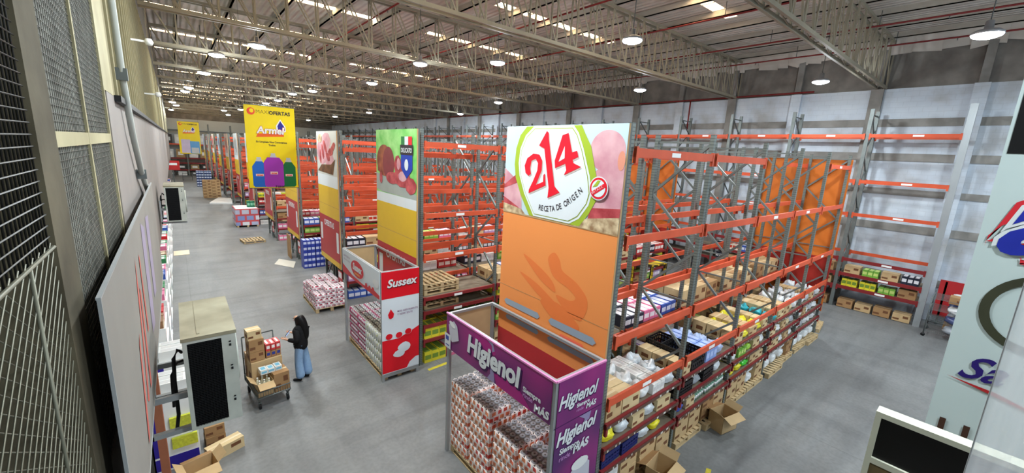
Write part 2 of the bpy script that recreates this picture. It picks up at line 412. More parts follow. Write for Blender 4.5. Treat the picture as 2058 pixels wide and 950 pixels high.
for k, (x, y) in enumerate(LAMPS):
    where = 'over the main aisle' if x < 3 else ('over the rack rows' if x < 12 else 'near the right wall')
    t = thing('high_bay_lamp', 'round bright high-bay lamp %s, about %d metres into the hall' % (where, round(y * 1.0)) if y > 0 else 'round bright high-bay lamp added unseen behind the camera for light', 'lamp', (x, y, 8.75), 0, 'high-bay lamps under the trusses')
    for nm, me in lamp_me: obj(nm, me, t)
    l = obj('bulb', LD, t, (0, 0, -.1)); obj('bulb', LD2, t, (0, 0, -.22))

# ================================================================== LEFT MEZZANINE WALL (x = -0.4)
XL = -0.4
M_CREAM = blend('cream_painted_board', (150, 142, 110), (178, 170, 136), 1.2, 0.35, 0.65, 0.7)
M_COLUMN = blend('dusty_concrete_column', (70, 64, 50), (98, 91, 73), 2.2, 0.35, 0.65, 0.9, 8, bump=0.4)
M_DUST = blend('dusty_grey_glass', (84, 84, 78), (134, 136, 128), 9, 0.35, 0.7, 0.8, 8, stretch=(1, 1, .6))
M_GREYPAN = mat('grey_plasterboard', (138, 132, 128), 0.7, 0, 0.1, 2)
M_WIRE = mat('dark_wire', (44, 44, 42), 0.5, 0.4, 0.1)
M_WIREL = mat('light_wire', (116, 116, 102), 0.5, 0.4, 0.1)
f = MB()
f.box(XL - .25, XL, 7.4, 72, 3.3, 5.95, 0); f.box(XL - .25, XL, 7.4, 72, 5.95, 8.6, 3); f.box(XL - .25, XL, 5.0, 72, 8.6, 10.94, 2); f.box(XL - .25, XL, 2.7, 7.4, 3.3, 3.9, 0)
f.box(XL - .25, XL, 5.55, 7.4, 5.95, 8.6, 3); f.box(XL - .25, XL, 5.0, 7.4, 3.9, 5.95, 0)
f.box(-1.5, XL - .02, -9, 72, 3.25, 3.32, 2)
wl = struct(f.build('wall_left_upper', [M_GREYPAN, M_CREAM, mat('dark_upper_lining', (70, 66, 60), 0.9, 0, 0.2, 2), mat('tan_board', (140, 132, 102), .8, 0, .15, 1.5)]))
wl.name = 'wall_left.001'
f = MB(); f.box(-3.8, -3.5, 71.7, Y_FAR + .3, -.05, 11); f.box(-3.5, XL - .01, 71.9, 72.1, -.05, 10.94); struct(f.build('wall_left.003', M_GREYPAN))
# corrugation ribs of the cream board
f = MB()
for k in range(60):
    y = 5.75 + .45 * k; f.box(XL, XL + .02, y, y + .05, 5.97, 8.6)
f.build('cover_strip', MATS['tan_board'], wl)
f = MB(); f.box(XL - .03, XL + .05, 5.6, 79, 5.9, 5.96); f.build('dark_ledge', M_BLACK, wl)
# concrete column
f = MB(); f.box(XL - .3, XL + .015, 2.29, 2.62, 0, 10.9); cl = struct(f.build('trim_1', M_COLUMN)); cl['label'] = 'dusty grey-brown concrete column between the wire mesh and the cream window frame'
# wall beside / behind camera
f = MB(); f.box(-1.6, -1.3, -9, 7.4, 3.3, 10.9); struct(f.build('wall_left.002', mat('dim_room_wall', (118, 120, 110), 0.9, 0, 0.25, 3)))
# cream window frame with dusty panes and wire mesh
f = MB()
f.box(XL - .03, XL + .004, 2.63, 2.675, 3.3, 8.6)
for y in (3.66, 4.82): f.box(XL - .03, XL + .004, y - .022, y + .022, 3.9, 8.6)
for z in (5.56, 7.6): f.box(XL - .03, XL + .003, 2.7, 4.85, z - .035, z + .035)
f.box(XL - .08, XL + .002, 4.86, 5.55, 5.95, 8.6)
w1 = struct(f.build('window_40', M_CREAM))
f = MB(); f.box(XL - .02, XL - .012, 2.7, 4.8, 3.9, 8.6); f.build('dusty_pane', M_DUST, w1)
f = MB()
for k in range(72):
    y0 = 2.72 + k * .045
    if y0 < 4.78: f.bar((XL - .008, y0, 3.9), (XL - .008, y0, 8.6), .0025)
for k in range(150):
    z = 3.95 + k * .036
    f.bar((XL - .006, 2.71, z), (XL - .006, 4.8, z - .0), .0025)
f.build('window_mesh', mat('dusty_wire', (92, 90, 82), .7, .1, .1), w1)
f = MB(); f.box(XL - .2, XL - .01, 4.86, 5.02, 3.9, 8.6); f.build('mullion', M_CREAM, w1)
# welded mesh screen nearest the camera
ms = thing('wire_mesh_screen', 'rusty wire mesh screen at the far left edge beside the concrete column', 'mesh screen', (XL, 0, 0))
f = MB()
for k in range(40):
    y = 0.62 + k * .042
    if y < 2.28: f.tube([(0, y, 5.15), (0, y, 7.4)], .003, 4)
for k in range(54):
    z = 5.16 + k * .042; f.tube([(0.004, .62, z), (0.004, 2.28, z)], .003, 4)
f.build('welded_grid', M_WIRE, ms)
f = MB()
stp = .085
for k in range(-32, 36):
    for sg in (1, -1):
        y0 = 1.2 + k * stp; pts = []
        a = (y0, 3.5); e = (y0 + sg * 2.5, 5.18)
        t0, t1 = 0.0, 1.0
        for lo, hi in ((.62, 2.28),):
            dy = e[0] - a[0]
            ta, tb = (lo - a[0]) / dy, (hi - a[0]) / dy
            if ta > tb: ta, tb = tb, ta
            t0, t1 = max(t0, ta), min(t1, tb)
        if t1 - t0 < .02: continue
        f.tube([(.006 * sg, a[0] + (e[0] - a[0]) * t0, 3.5 + 1.68 * t0), (.006 * sg, a[0] + (e[0] - a[0]) * t1, 3.5 + 1.68 * t1)], .0022, 4)
f.build('chain_link_wire', M_WIREL, ms)
f = MB(); f.tube([(0.01, .62, 5.16), (0.01, 2.28, 5.16)], .007, 6); f.tube([(0.01, 1.9, 3.5), (0.01, 1.93, 5.16)], .006, 6); f.build('tension_bar', M_WIREL, ms)
# dusty plastic behind the mesh
f = MB(); f.box(-.02, 0, .3, 2.28, 3.33, 7.6); o = f.build('dusty_plastic_sheet', blend('streaked_dusty_plastic', (44, 46, 40), (118, 122, 110), 2.2, 0.3, 0.75, 0.7, 6, stretch=(1, 2.2, .5)), None, (XL - .12, 0, 0))
o.location.x = XL - .33; tag(o, 'streaked dusty plastic sheet hanging behind the wire mesh screen', 'plastic sheet')
# conduit down the wall
t = thing('conduit_pipe', 'grey plastic conduit pipe bending down the cream wall on the left', 'pipe')
f = MB(); f.tube([(-.345, 5.9, 8.5), (-.345, 5.9, 7.2), (-.345, 6.0, 6.2), (-.345, 6.4, 5.6), (-.345, 7.1, 5.1), (-.345, 8.2, 4.7), (-.345, 8.6, 3.6)], .03, 10); f.build('pipe_run', mat('grey_pvc', (178, 182, 176), 0.5, 0, .1), t)
for (y, z) in ((5.9, 7.6), (6.0, 6.2), (7.1, 5.1)): f = MB(); f.box(-.398, -.3, y - .03, y + .03, z - .06, z + .06); f.build('pipe_clamp', M_STEELD, t)
# floodlights on the wall
for k, (y, z) in enumerate(((9.4, 7.1), (12.5, 6.5))):
    t = thing('wall_insulator', 'small white cable bracket high on the left wall, %s one' % ('nearer' if k == 0 else 'farther'), 'bracket', (XL, y, z))
    f = MB(); f.bar((0, 0, 0), (.22, 0, 0), .03); f.build('arm', M_WHITE, t)
    f = MB(); f.lathe([(.04, -.05), (.06, 0), (.04, .05)], 10, 0, (.24, 0, 0)); f.build('knob', M_WHITE, t)

# white sign board hung on the wall
sb = thing('sign_board', 'large dusty white sign board with faded red brush marks on left wall', 'sign', (-.3, 8.0, 3.55), -PI / 2)
# local x runs from far (0) to near (5.67), facing -y -> +x after rotation by +90
sb.rotation_euler = (0, 0, PI / 2); sb.location = (-.3, 2.37, 3.5)
f = MB(); f.box(0, 5.7, 0, .01, 0, 1.4); f.build('board', mat('dusty_white_board', (136, 133, 127), 0.6, 0, .12, 1.5), sb)
f = MB(); f.box(-.012, 0, -.003, .011, -.0, 1.4); f.box(-.012, 5.7, -.003, .014, 1.4, 1.41); f.box(-.012, 5.7, -.003, .014, -.01, 0); f.build('edge_frame', M_GREYP, sb)
RED = mat('faded_red_paint', (186, 96, 86), 0.7, 0, .1)
flat('painted_stroke', [[(1.2, .25), (1.3, .2), (1.62, .9), (1.66, 1.2), (1.55, 1.0), (1.35, .5)], [(1.5, .2), (1.62, .18), (1.78, .9), (1.7, .95)], [(.9, .1), (1.0, .1), (1.25, .75), (1.15, .7)],
     [(1.9, .5), (2.0, .5), (2.05, 1.1), (1.98, 1.15)]], RED, sb)
flat('painted_stroke', [[(2.4, .3), (2.8, .25), (3.0, 1.2), (2.6, 1.3)], [(3.2, .4), (3.6, .35), (3.8, 1.2), (3.3, 1.25)]], mat('faded_violet_paint', (150, 140, 160), 0.7, 0, .1), sb)

# air conditioner condensers on the wall
M_ACB = blend('aged_white_casing', (162, 166, 158), (188, 192, 184), 3, 0.35, 0.65, 0.5)
M_ACT = blend('dirty_casing_top', (120, 114, 92), (152, 147, 124), 3, 0.3, 0.7, 0.7)
def condenser(label, loc, s=1.0, wallx=-.37):
    t = thing('condenser_unit', label, 'air conditioner', loc); t.scale = (s, s, s)
    wd, dp, ht = .36, .95, .86
    f = MB(); f.box(0, wd, .03, dp, .02, ht - .03, 0); f.box(0, .03, 0, .03, .02, ht - .03, 0); f.box(wd - .1, wd, 0, .03, .02, ht - .03, 0); f.box(.03, wd - .1, 0, .03, .02, .045, 0); f.box(.03, wd - .1, 0, .03, ht - .055, ht - .03, 0)
    f.build('casing', M_ACB, t)
    f = MB(); f.box(-.008, wd + .008, -.008, dp + .008, ht - .03, ht, 0); f.box(.1, .12, .05, dp - .05, ht, ht + .004); f.build('top_cover', M_ACT, t)
    f = MB(); f.box(.03, wd - .1, .018, .03, .045, ht - .055)
    for k in range(49): z = .05 + k * .0154; f.box(.03, wd - .1, .008, .02, z, z + .006)
    for k in range(11): x = .045 + k * .02; f.box(x, x + .003, .004, .02, .045, ht - .055)
    f.build('coil_grille', mat('black_coil_fins', (18, 18, 20), 0.5, 0.2, .2), t)
    f = MB(); f.lathe([(.27, 0), (.27, .03), (.25, .03), (.24, .005)], 24)
    g = f.build('fan_guard', M_ACB, t, (wd, dp * .55, ht * .5)); g.rotation_euler = (0, PI / 2, 0)
    f = MB()
    for r_ in (.08, .14, .2): f.tube([(r_ * math.cos(a * PI / 8), r_ * math.sin(a * PI / 8), .02) for a in range(17)], .004, 4)
    g = f.build('guard_wire', M_BLACK, t, (wd, dp * .55, ht * .5)); g.rotation_euler = (0, PI / 2, 0)
    for (z) in (.2, .5, .72):
        f = MB(); f.box(wd - .05, wd - .035, -.006, 0, z, z + .02); f.box(wd - .05, wd - .035, -.006, 0, z + .035, z + .045); f.build('screw', M_BLACK, t)
    for y in (.12, dp - .15):
        f = MB(); f.box(wallx - loc[0], wd, y, y + .045, -.04, .0); f.box(wallx - loc[0], wallx - loc[0] + .03, y, y + .045, -.04, .5); f.bar((wallx - loc[0] + .02, y + .02, .3), (wd * .15, y + .02, .3), .03, .05); f.build('bracket', M_GREYP, t)
    f = MB(); f.tube([(-.012, .3, .62), (-.04, .28, .66), (-.07, .25, .6), (-.08, .22, .4), (-.08, .2, .1), (-.1, .2, -.02)], .014, 8); f.tube([(-.012, .4, .5), (-.06, .38, .5), (-.1, .36, .4), (-.11, .35, .1)], .012, 8); f.build('refrigerant_hose', M_BLACK, t)
    return t
condenser('large dusty white air conditioner condenser on brackets, nearest on left wall', (-.09, 3.98, 3.14))
condenser('smaller-looking white air conditioner condenser farther along the left wall', (-.26, 12.2, 3.62), 1.0)

# ================================================================== PALLET RACKS
BAY = 2.35; POST_X0 = .16
FR_D = 1.1
_f = MB()
for y in (0, FR_D): _f.box(-.038, .038, y - .0 if y == 0 else y - .07, .07 if y == 0 else y, 0, 6.08)
for y in (0, FR_D):
    _f.box(-.055, .055, (y - .01) if y == 0 else y - .08, .08 if y == 0 else y + .01, 0, .012)
pm_ = bpy.data.materials.new('perforated_steel_post'); pm_.use_nodes = True
nt = pm_.node_tree; b = nt.nodes['Principled BSDF']; b.inputs['Roughness'].default_value = .45; b.inputs['Metallic'].default_value = .3
tc = nt.nodes.new('ShaderNodeTexCoord'); wv = nt.nodes.new('ShaderNodeTexWave'); wv.bands_direction = 'Z'; wv.inputs['Scale'].default_value = 6.0; nt.links.new(tc.outputs['Object'], wv.inputs['Vector'])
cr = nt.nodes.new('ShaderNodeValToRGB'); nt.links.new(wv.outputs['Fac'], cr.inputs[0]); cr.color_ramp.elements[0].position = .1; cr.color_ramp.elements[0].color = lin((88, 96, 94)); cr.color_ramp.elements[1].position = .3; cr.color_ramp.elements[1].color = lin((116, 124, 120))
nt.links.new(cr.outputs[0], b.inputs['Base Color'])
ME_FRAME = _f.mesh('upright_frame', pm_)
_f = MB()
for z in (.25, 5.95): _f.bar((0, .05, z), (0, FR_D - .05, z), .035)
z = .3; k = 0
while z < 5.6:
    a, c = (.05, FR_D - .05) if k % 2 == 0 else (FR_D - .05, .05)
    _f.bar((0, a, z), (0, c, z + .93), .045); z += .94; k += 1
_f.bar((0, .05, 3.1), (0, FR_D - .05, 3.1), .03)
ME_BRACE = _f.mesh('brace', M_STEEL)
def beam_mesh(m, L=BAY - .09, hh=.12):
    f = MB(); f.box(.045, .045 + L, -.045, 0, -hh, 0)
    for x in (.045, L + .045 - .05): f.box(x, x + .05, -.05, -.005, -.2, .02)
    return f.mesh('beam', m)
ME_BO = beam_mesh(M_ORANGE); ME_BM = beam_mesh(M_MAROON, hh=.085)
f = MB(); f.box(.95, 1.2, -.0485, -.045, -.095, -.03); ME_LAB = f.mesh('price_label', M_WHITE)
f = MB()
f.box(.05, BAY - .05, .0, FR_D, -.045, -.02); ME_DECK = f.mesh('shelf_board', M_BOARD)
f = MB(); f.box(.05, BAY - .05, -.062, -.05, -.07, -.02, 0)
for q in range(12):
    if rnd.random() < .6: x = .12 + q * .18 + rnd.uniform(-.05, .05); f.box(x, x + rnd.choice((.03, .05, .07)), -.064, -.062, -.065, -.03, 1)
ME_RAIL = f.mesh('price_rail', [mat('brown_price_rail', (92, 66, 58), .5, 0, .1), mat('price_ticket', (206, 204, 196), .6, 0, .1)])

def rack(label, x0, y0, flip, nb, levels, decks, group=None, labels=True, rails=()):
    """levels: (z, 'o'|'m').  flip: the open front faces +y"""
    t = thing('pallet_rack', label, 'rack', (x0 + POST_X0 + (0 if not flip else nb * BAY), y0 + (0 if not flip else FR_D), 0), PI if flip else 0, group)
    for k in range(nb + 1):
        fr = obj('upright_frame', ME_FRAME, t, (k * BAY, 0, 0)); obj('brace', ME_BRACE, fr)
    for (z, c, cov) in levels:
        for k in range(nb):
            if cov and (k if not flip else nb - 1 - k) not in cov: continue
            bo = obj('beam', ME_BO if c == 'o' else ME_BM, t, (k * BAY, -.002, z))
            if labels and rnd.random() < .55: obj('price_label', ME_LAB, bo)
            b2 = obj('beam', ME_BO if c == 'o' else ME_BM, t, (k * BAY, FR_D + .047, z))
    for z in decks:
        for k in range(nb): obj('shelf_board', ME_DECK, t, (k * BAY, 0, z))
    for z in rails:
        for k in range(nb): obj('price_rail', ME_RAIL, t, (k * BAY, 0, z))
    return t

# ------------------------------------------------------------------ goods
CACHE = {}
def carton(w, d, h, tone=0, parts=False):
    k = ('carton', w, d, h, tone, parts)
    if k in CACHE: return CACHE[k]
    f = MB(); cm = [M_CARD, M_CARD2, mat('pale_cardboard', (206, 184, 142), .8, 0, .1, 4)][tone]
    f.box(-w / 2, w / 2, -d / 2, d / 2, 0, h, 0)
    e = .002
    f.box(-w * .46, -w * .1, -d / 2 - e, -d / 2, h * .2, h * .42, 1); f.box(w * .1, w * .4, -d / 2 - e, -d / 2, h * .5, h * .8, 1)
    f.box(-w / 2 - e, -w / 2, -d * .3, d * .2, h * .25, h * .6, 1)
    f.box(-w * .5, w * .5, -.002, .002, h, h + .001, 1)
    o = f.build('cardboard_box', [cm, M_INK])
    g = MB(); g.box(-w / 2 - .001, w / 2 + .001, -.025, .025, h - .06, h + .0025); g.build('packing_tape', M_TAPE, o)
    CACHE[k] = o; return o
def open_carton(w, d, h):
    k = ('open', w, d, h)
    if k in CACHE: return CACHE[k]
    f = MB(); t_ = .006
    f.box(-w / 2, w / 2, -d / 2, d / 2, 0, t_); f.box(-w / 2, w / 2, -d / 2, -d / 2 + t_, 0, h); f.box(-w / 2, w / 2, d / 2 - t_, d / 2, 0, h); f.box(-w / 2, -w / 2 + t_, -d / 2, d / 2, 0, h); f.box(w / 2 - t_, w / 2, -d / 2, d / 2, 0, h)
    o = f.build('open_cardboard_box', M_CARD)
    for s in (-1, 1):
        g = MB(); p, q = (0, s * d / 2, h), (0, s * (d / 2 + .17), h - .07); g.bar(p, q, w, .006)
        g.build('flap', M_CARD2 if s > 0 else M_CARD, o)
        g = MB(); g.bar((s * w / 2, 0, h), (s * (w / 2 + .12), 0, h + .1), d, .006); g.build('flap', M_CARD, o)
    CACHE[k] = o; return o
def colbox(w, d, h, name, c, c2):
    k = ('col', w, d, h, name)
    if k in CACHE: return CACHE[k]
    f = MB(); m1 = mat(name + '_printed_box', c, .45, 0, .08, 5); m2 = mat(name + '_print_accent', c2, .45, 0, .05)
    n = 3
    for q in range(n):
        a = -w / 2 + q * w / n
        f.box(a + .004, a + w / n - .004, -d / 2, d / 2, 0, h - .01 * (q % 2), 0)
        f.box(a + .02, a + w / n - .02, -d / 2 - .003, -d / 2, h * .3, h * .72, 1); f.box(a + .03, a + w / n - .03, -d / 2 + .04, d / 2 - .04, h - .01 * (q % 2), h - .01 * (q % 2) + .002, 1)
    o = f.build('grocery_pack' if 'grocery' in name else 'product_pack', [m1, m2]); CACHE[k] = o; return o
def bag(w, d, h, name, c, seed=0):
    k = ('bag', w, d, h, name, seed)
    if k in CACHE: return CACHE[k]
    bm = bmesh.new(); bmesh.ops.create_icosphere(bm, subdivisions=3, radius=1); R = random.Random(seed + 3)
    ph = [R.uniform(0, 6) for _ in range(6)]
    off = Vector((R.uniform(0, 50), R.uniform(0, 50), R.uniform(0, 50)))
    for v in bm.verts:
        x, y, z = v.co
        l = (abs(x) ** 4 + abs(y) ** 4 + abs(z) ** 3) ** .25
        x, y, z = x / l, y / l, z / l
        nn = mnoise.noise(Vector((x, y, z)) * 1.6 + off); n2 = mnoise.noise(Vector((x, y, z)) * 4.5 + off)
        j = .9 + .22 * nn + .12 * n2
        zz = max(0, (z + 1) / 2) * h * (.92 + .35 * nn + .2 * n2)
        v.co = (max(-w / 2, min(w / 2, x * w / 2 * j)), max(-d / 2, min(d / 2, y * d / 2 * j)), max(0, zz))
    me = bpy.data.meshes.new('plastic_bag'); bm.to_mesh(me); bm.free()
    for p in me.polygons: p.use_smooth = True
    me.materials.append(mat(name + '_film', c, .28, 0, .1, 8, spec=.6, bump=.5, bscale=18))
    o = obj('plastic_bag', me)
    g = MB(); g.bar((w * .1, 0, h * .7), (w * .2, d * .08, h * .98), .03, .012); g.build('tied_neck', me.materials[0], o)
    CACHE[k] = o; return o
def rolls(w, d, h, name, c, side, nx=3, ny=4):
    """shrink wrapped bale of rolls: printed sides, roll ends on top"""
    k = ('rolls', w, d, h, name)
    if k in CACHE: return CACHE[k]
    f = MB(); f.box(-w / 2, w / 2, -d / 2, d / 2, 0, h - .03, 0); f.box(-w / 2 + .01, w / 2 - .01, -d / 2 + .01, d / 2 - .01, h - .03, h - .012, 2)
    ex = w / nx; ey = d / ny
    for q in range(ny):   # bulges on the sides
        y = -d / 2 + (q + .5) * ey
        for s in (-1, 1): f.tube([(s * (w / 2 - ey * .38), y, .004), (s * (w / 2 - ey * .38), y, h - .004)], ey * .47, 8, 0)
    for q in range(nx):
        x = -w / 2 + (q + .5) * ex
        for s in (-1, 1): f.tube([(x, s * (d / 2 - ex * .38), .004), (x, s * (d / 2 - ex * .38), h - .004)], ex * .47, 8, 0)
    for a in range(nx):
        for b_ in range(ny):
            cx, cy = -w / 2 + (a + .5) * ex, -d / 2 + (b_ + .5) * ey; r_ = min(ex, ey) * .47
            f.lathe([(r_, h - .02), (r_ * .96, h), (r_ * .35, h)], 10, 1, (cx, cy, 0)); f.lathe([(r_ * .34, h), (r_ * .33, h + .001)], 8, 2, (cx, cy, 0))
    o = f.build('roll_bale', [side, mat(name + '_roll_end', c, .7, 0, .1, 20), mat('roll_core_hole', (92, 84, 80), .8, 0, .05)])
    CACHE[k] = o; return o
def crate(w, d, h, name, c):
    k = ('crate', w, d, h, name)
    if k in CACHE: return CACHE[k]
    mm = mat(name + '_crate_plastic', c, .45, 0, .08)
    f = MB(); f.box(-w / 2, w / 2, -d / 2, d / 2, 0, .02)
    for z0, z1 in ((.02, .06), (h * .4, h * .4 + .03), (h * .7, h * .7 + .03), (h - .04, h)):
        f.box(-w / 2, w / 2, -d / 2, -d / 2 + .015, z0, z1); f.box(-w / 2, w / 2, d / 2 - .015, d / 2, z0, z1); f.box(-w / 2, -w / 2 + .015, -d / 2 + .015, d / 2 - .015, z0, z1); f.box(w / 2 - .015, w / 2, -d / 2 + .015, d / 2 - .015, z0, z1)
    for q in range(7):
        x = -w / 2 + q * (w - .02) / 6; f.box(x, x + .02, -d / 2 + .002, -d / 2 + .014, .02, h - .01); f.box(x, x + .02, d / 2 - .014, d / 2 - .002, .02, h - .01)
    for q in range(1, 5):
        y = -d / 2 + q * d / 5; f.box(-w / 2 + .002, -w / 2 + .014, y, y + .02, .02, h - .01); f.box(w / 2 - .014, w / 2 - .002, y, y + .02, .02, h - .01)
    o = f.build('plastic_crate', mm); CACHE[k] = o; return o
def bottles(w, d, h, name, c, ccap):
    k = ('bottles', w, d, h, name)
    if k in CACHE: return CACHE[k]
    f = MB(); nx = max(2, int(w / .09)); ny = max(1, int(d / .1)); ex, ey = w / nx, d / ny; r_ = min(ex, ey) * .47
    for a in range(nx):
        for b_ in range(ny):
            cx, cy = -w / 2 + (a + .5) * ex, -d / 2 + (b_ + .5) * ey
            f.lathe([(r_ * .9, 0), (r_, .02), (r_, h * .62), (r_ * .5, h * .8), (r_ * .32, h * .88)], 8, 0, (cx, cy, 0)); f.lathe([(r_ * .36, h * .88), (r_ * .36, h)], 7, 1, (cx, cy, 0)); f.lathe([(r_ * 1.02, h * .2), (r_ * 1.02, h * .5)], 8, 2, (cx, cy, 0))
    o = f.build('bottle_pack', [mat(name + '_bottle', c, .2, 0, .05), mat(name + '_cap', ccap, .4, 0, .05), M_WHITE]); CACHE[k] = o; return o
# pallet
def make_pallet():
    t = thing('wooden_pallet', 'wooden pallet placeholder text here', 'pallet')
    f = MB()
    for q in range(7): x = -.6 + q * (1.2 - .1) / 6; f.box(x, x + .1, -.5, .5, .12, .14)
    f.build('deck_board', M_WOOD, t)
    f = MB()
    for y in (-.5, -.05, .4): f.box(-.6, .6, y, y + .1, .1, .12)
    f.build('stringer', M_WOOD, t)
    f = MB()
    for y in (-.5, -.05, .4):
        for x in (-.6, -.05, .5): f.box(x, x + .1, y, y + .1, .02, .1)
    f.build('block', M_WOOD, t)
    f = MB()
    for y in (-.5, -.05, .4): f.box(-.6, .6, y, y + .1, 0, .02)
    f.build('bottom_board', M_WOOD, t)
    return t
PALLET = make_pallet()
HIDE = []   # prototypes that were never placed are removed at the end

ROWNAME = ['orange-panel rack', 'green-ham-panel rack', 'cured-meat-panel rack', 'fourth rack row', 'fifth rack row', 'sixth rack row', 'seventh rack row', 'eighth rack row',
           'ninth rack row', 'tenth rack row', 'eleventh rack row', 'twelfth rack row']
NR = 12
def rx(i): return 4.53 - .13 * i
def ry(i): return 3.17 + 5.7 * i
L_FRONT1 = [(.76, 'm', None), (1.17, 'm', None), (1.6, 'm', None), (2.03, 'o', None), (3.05, 'o', None), (4.55, 'o', None), (5.76, 'o', (0, 1, 4))]
L_BACK1 = [(1.0, 'm', None), (2.05, 'o', None), (3.05, 'o', None), (4.5, 'o', (0, 1, 2, 3))]
L_GEN = [(.7, 'm', None), (1.1, 'm', None), (1.48, 'm', None), (1.86, 'm', None), (3.0, 'o', None), (4.05, 'o', None), (5.78, 'o', None)]
L_GEN2 = [(.7, 'm', None), (1.3, 'm', None), (2.0, 'o', None), (2.55, 'o', None), (3.3, 'o', None), (4.5, 'o', None), (5.5, 'o', None)]
for i in range(NR):
    nb = 5 if i < 7 else 2
    x, y = rx(i), ry(i)
    if i == 0: LA, LB, da, db = L_FRONT1, L_BACK1, (.76, 1.17, 1.6), (1.0, 2.05)
    else: LA, LB, da, db = (L_GEN if i % 2 else L_GEN2), (L_GEN2 if i % 2 else L_GEN), ((.7, 1.48, 1.86) if i % 2 else (.7, 1.3, 2.0)), ((.7, 2.0) if i % 2 else (.7, 1.48))
    rack('grey steel pallet rack with orange beams, near side of the %s' % ROWNAME[i], x, y + .06, False, nb, LA, da, rails=((.76, 1.17, 1.6) if i == 0 else ()))
    rack('grey steel pallet rack with orange beams, far side of the %s' % ROWNAME[i], x, y + 1.4, True, nb, LB, db, labels=i < 4)

# beams on the right wall rack
WRX = 21.0
def wall_rack():
    postm = MB()
    for xx in (0, 1.0): postm.box(xx, xx + .09, -.06, .06, 0, 8.0)
    br_ = MB(); z = .3; k = 0
    while z < 7.4:
        a, c = (.06, 1.02) if k % 2 == 0 else (1.02, .06)
        br_.bar((a, 0, z), (c, 0, z + .75), .04); z += .76; k += 1
    br_.bar((.05, 0, 7.8), (1.04, 0, 7.8), .04)
    mp_ = postm.mesh('upright_frame', M_STEEL); mb_ = br_.mesh('brace', M_STEELD)
    L = 2.6
    def bm_(m):
        f = MB(); f.box(-.045, 0, .06, L - .06, -.13, 0); f.box(-.05, -.002, .06, .12, -.2, .02); f.box(-.05, -.002, L - .12, L - .06, -.2, .02); return f.mesh('beam', m)
    bo, bmn = bm_(M_ORANGE), bm_(M_MAROON)
    f = MB(); f.box(-.049, -.045, 1.0, 1.3, -.1, -.03); lb = f.mesh('price_label', M_WHITE)
    f = MB(); f.box(0, 1.05, .06, L - .06, -.04, -.015); dk = f.mesh('shelf_board', M_BOARD)
    names = ['nearest stretch', 'second stretch', 'third stretch', 'farthest stretch']
    k0 = 0
    for s, nb in enumerate((6, 7, 7, 7)):
        t = thing('pallet_rack', 'tall steel rack with orange beams along the white right wall, %s' % names[s], 'rack', (WRX, 1.2 + L * k0, 0))
        for k in range(nb + (1 if s == 3 else 0)):
            fr = obj('upright_frame', mp_, t, (0, k * L, 0)); obj('brace', mb_, fr)
            if s == 0 and k == 0:
                g = MB(); g.box(-.03, .12, -.12, .07, 0, 8.05); g.build('end_guard', mat('bright_steel_column', (168, 174, 178), .35, .4, .1, 1), fr)
        for k in range(nb):
            for z, mm in ((7.05, bo), (5.28, bo), (3.97, bo), (2.12, bmn), (1.5, bmn), (.95, bmn)):
                bb = obj('beam', mm, t, (0, k * L, z))
                if s < 2 and rnd.random() < .8: obj('price_label', lb, bb)
            for z, mm in ((2.3, bo), (7.05, bo), (5.28, bo)): obj('beam', mm, t, (1.09, k * L, z))
            if s == 0:
                for z in (1.5, .95): obj('shelf_board', dk, t, (0, k * L, z))
        k0 += nb
wall_rack()
# rack against the far wall
def far_rack():
    t = thing('pallet_rack', 'tall orange-beamed rack across the far end wall of the hall', 'rack', (-1.3, 77.6, 0))
    L = 2.8
    for k in range(8):
        f = MB(); f.box(-.07, .07, 0, .1, 0, 7.6); f.box(-.07, .07, 1.0, 1.1, 0, 7.6); f.bar((0, .05, 1), (0, 1.05, 3), .05); f.bar((0, 1.05, 3), (0, .05, 5), .05); f.build('upright_frame', M_STEEL, t, (k * L, 0, 0))
    for k in range(7):
        for z, mm in ((.9, M_MAROON), (1.9, M_MAROON), (2.6, M_MAROON), (4.6, M_ORANGE), (6.6, M_STEELD)):
            f = MB(); f.box(.07, L - .07, -.05, 0, z - .2, z); f.build('beam', mm, t, (k * L, 0, 0))
            f = MB(); f.box(.07, L - .07, 0, 1.1, z - .06, z - .03); f.build('shelf_board', M_BOARD, t, (k * L, 0, 0))
    cols = [((70, 66, 64), 'dark'), ((168, 140, 100), 'brown'), ((220, 224, 226), 'white')]
    n = 0
    for z, h in ((0, .6), (.9, .7), (2.6, 1.2), (4.6, 1.3)):
        for k in range(2):
            for q in range(2):
                c, nm = cols[(n * 7 + k + q) % 3]; n += 1
                f = MB(); f.box(-.5, .5, -.4, .4, 0, h); f.box(-.3, .3, -.405, -.4, h * .3, h * .7, 1)
                o = f.build('pallet_load', [mat(nm + '_far_load', c, .6, 0, .1), M_WHITE], None, (-1.3 + k * L + .75 + q * 1.3, 78.15, z))
                tag(o, '%s pallet load on the far end rack, %s from left at %s level' % (nm, nth(k * 2 + q), {0: 'floor', .9: 'low', 2.6: 'middle', 4.6: 'upper'}[z]), 'pallet load', 'loads on the far end rack')
far_rack()

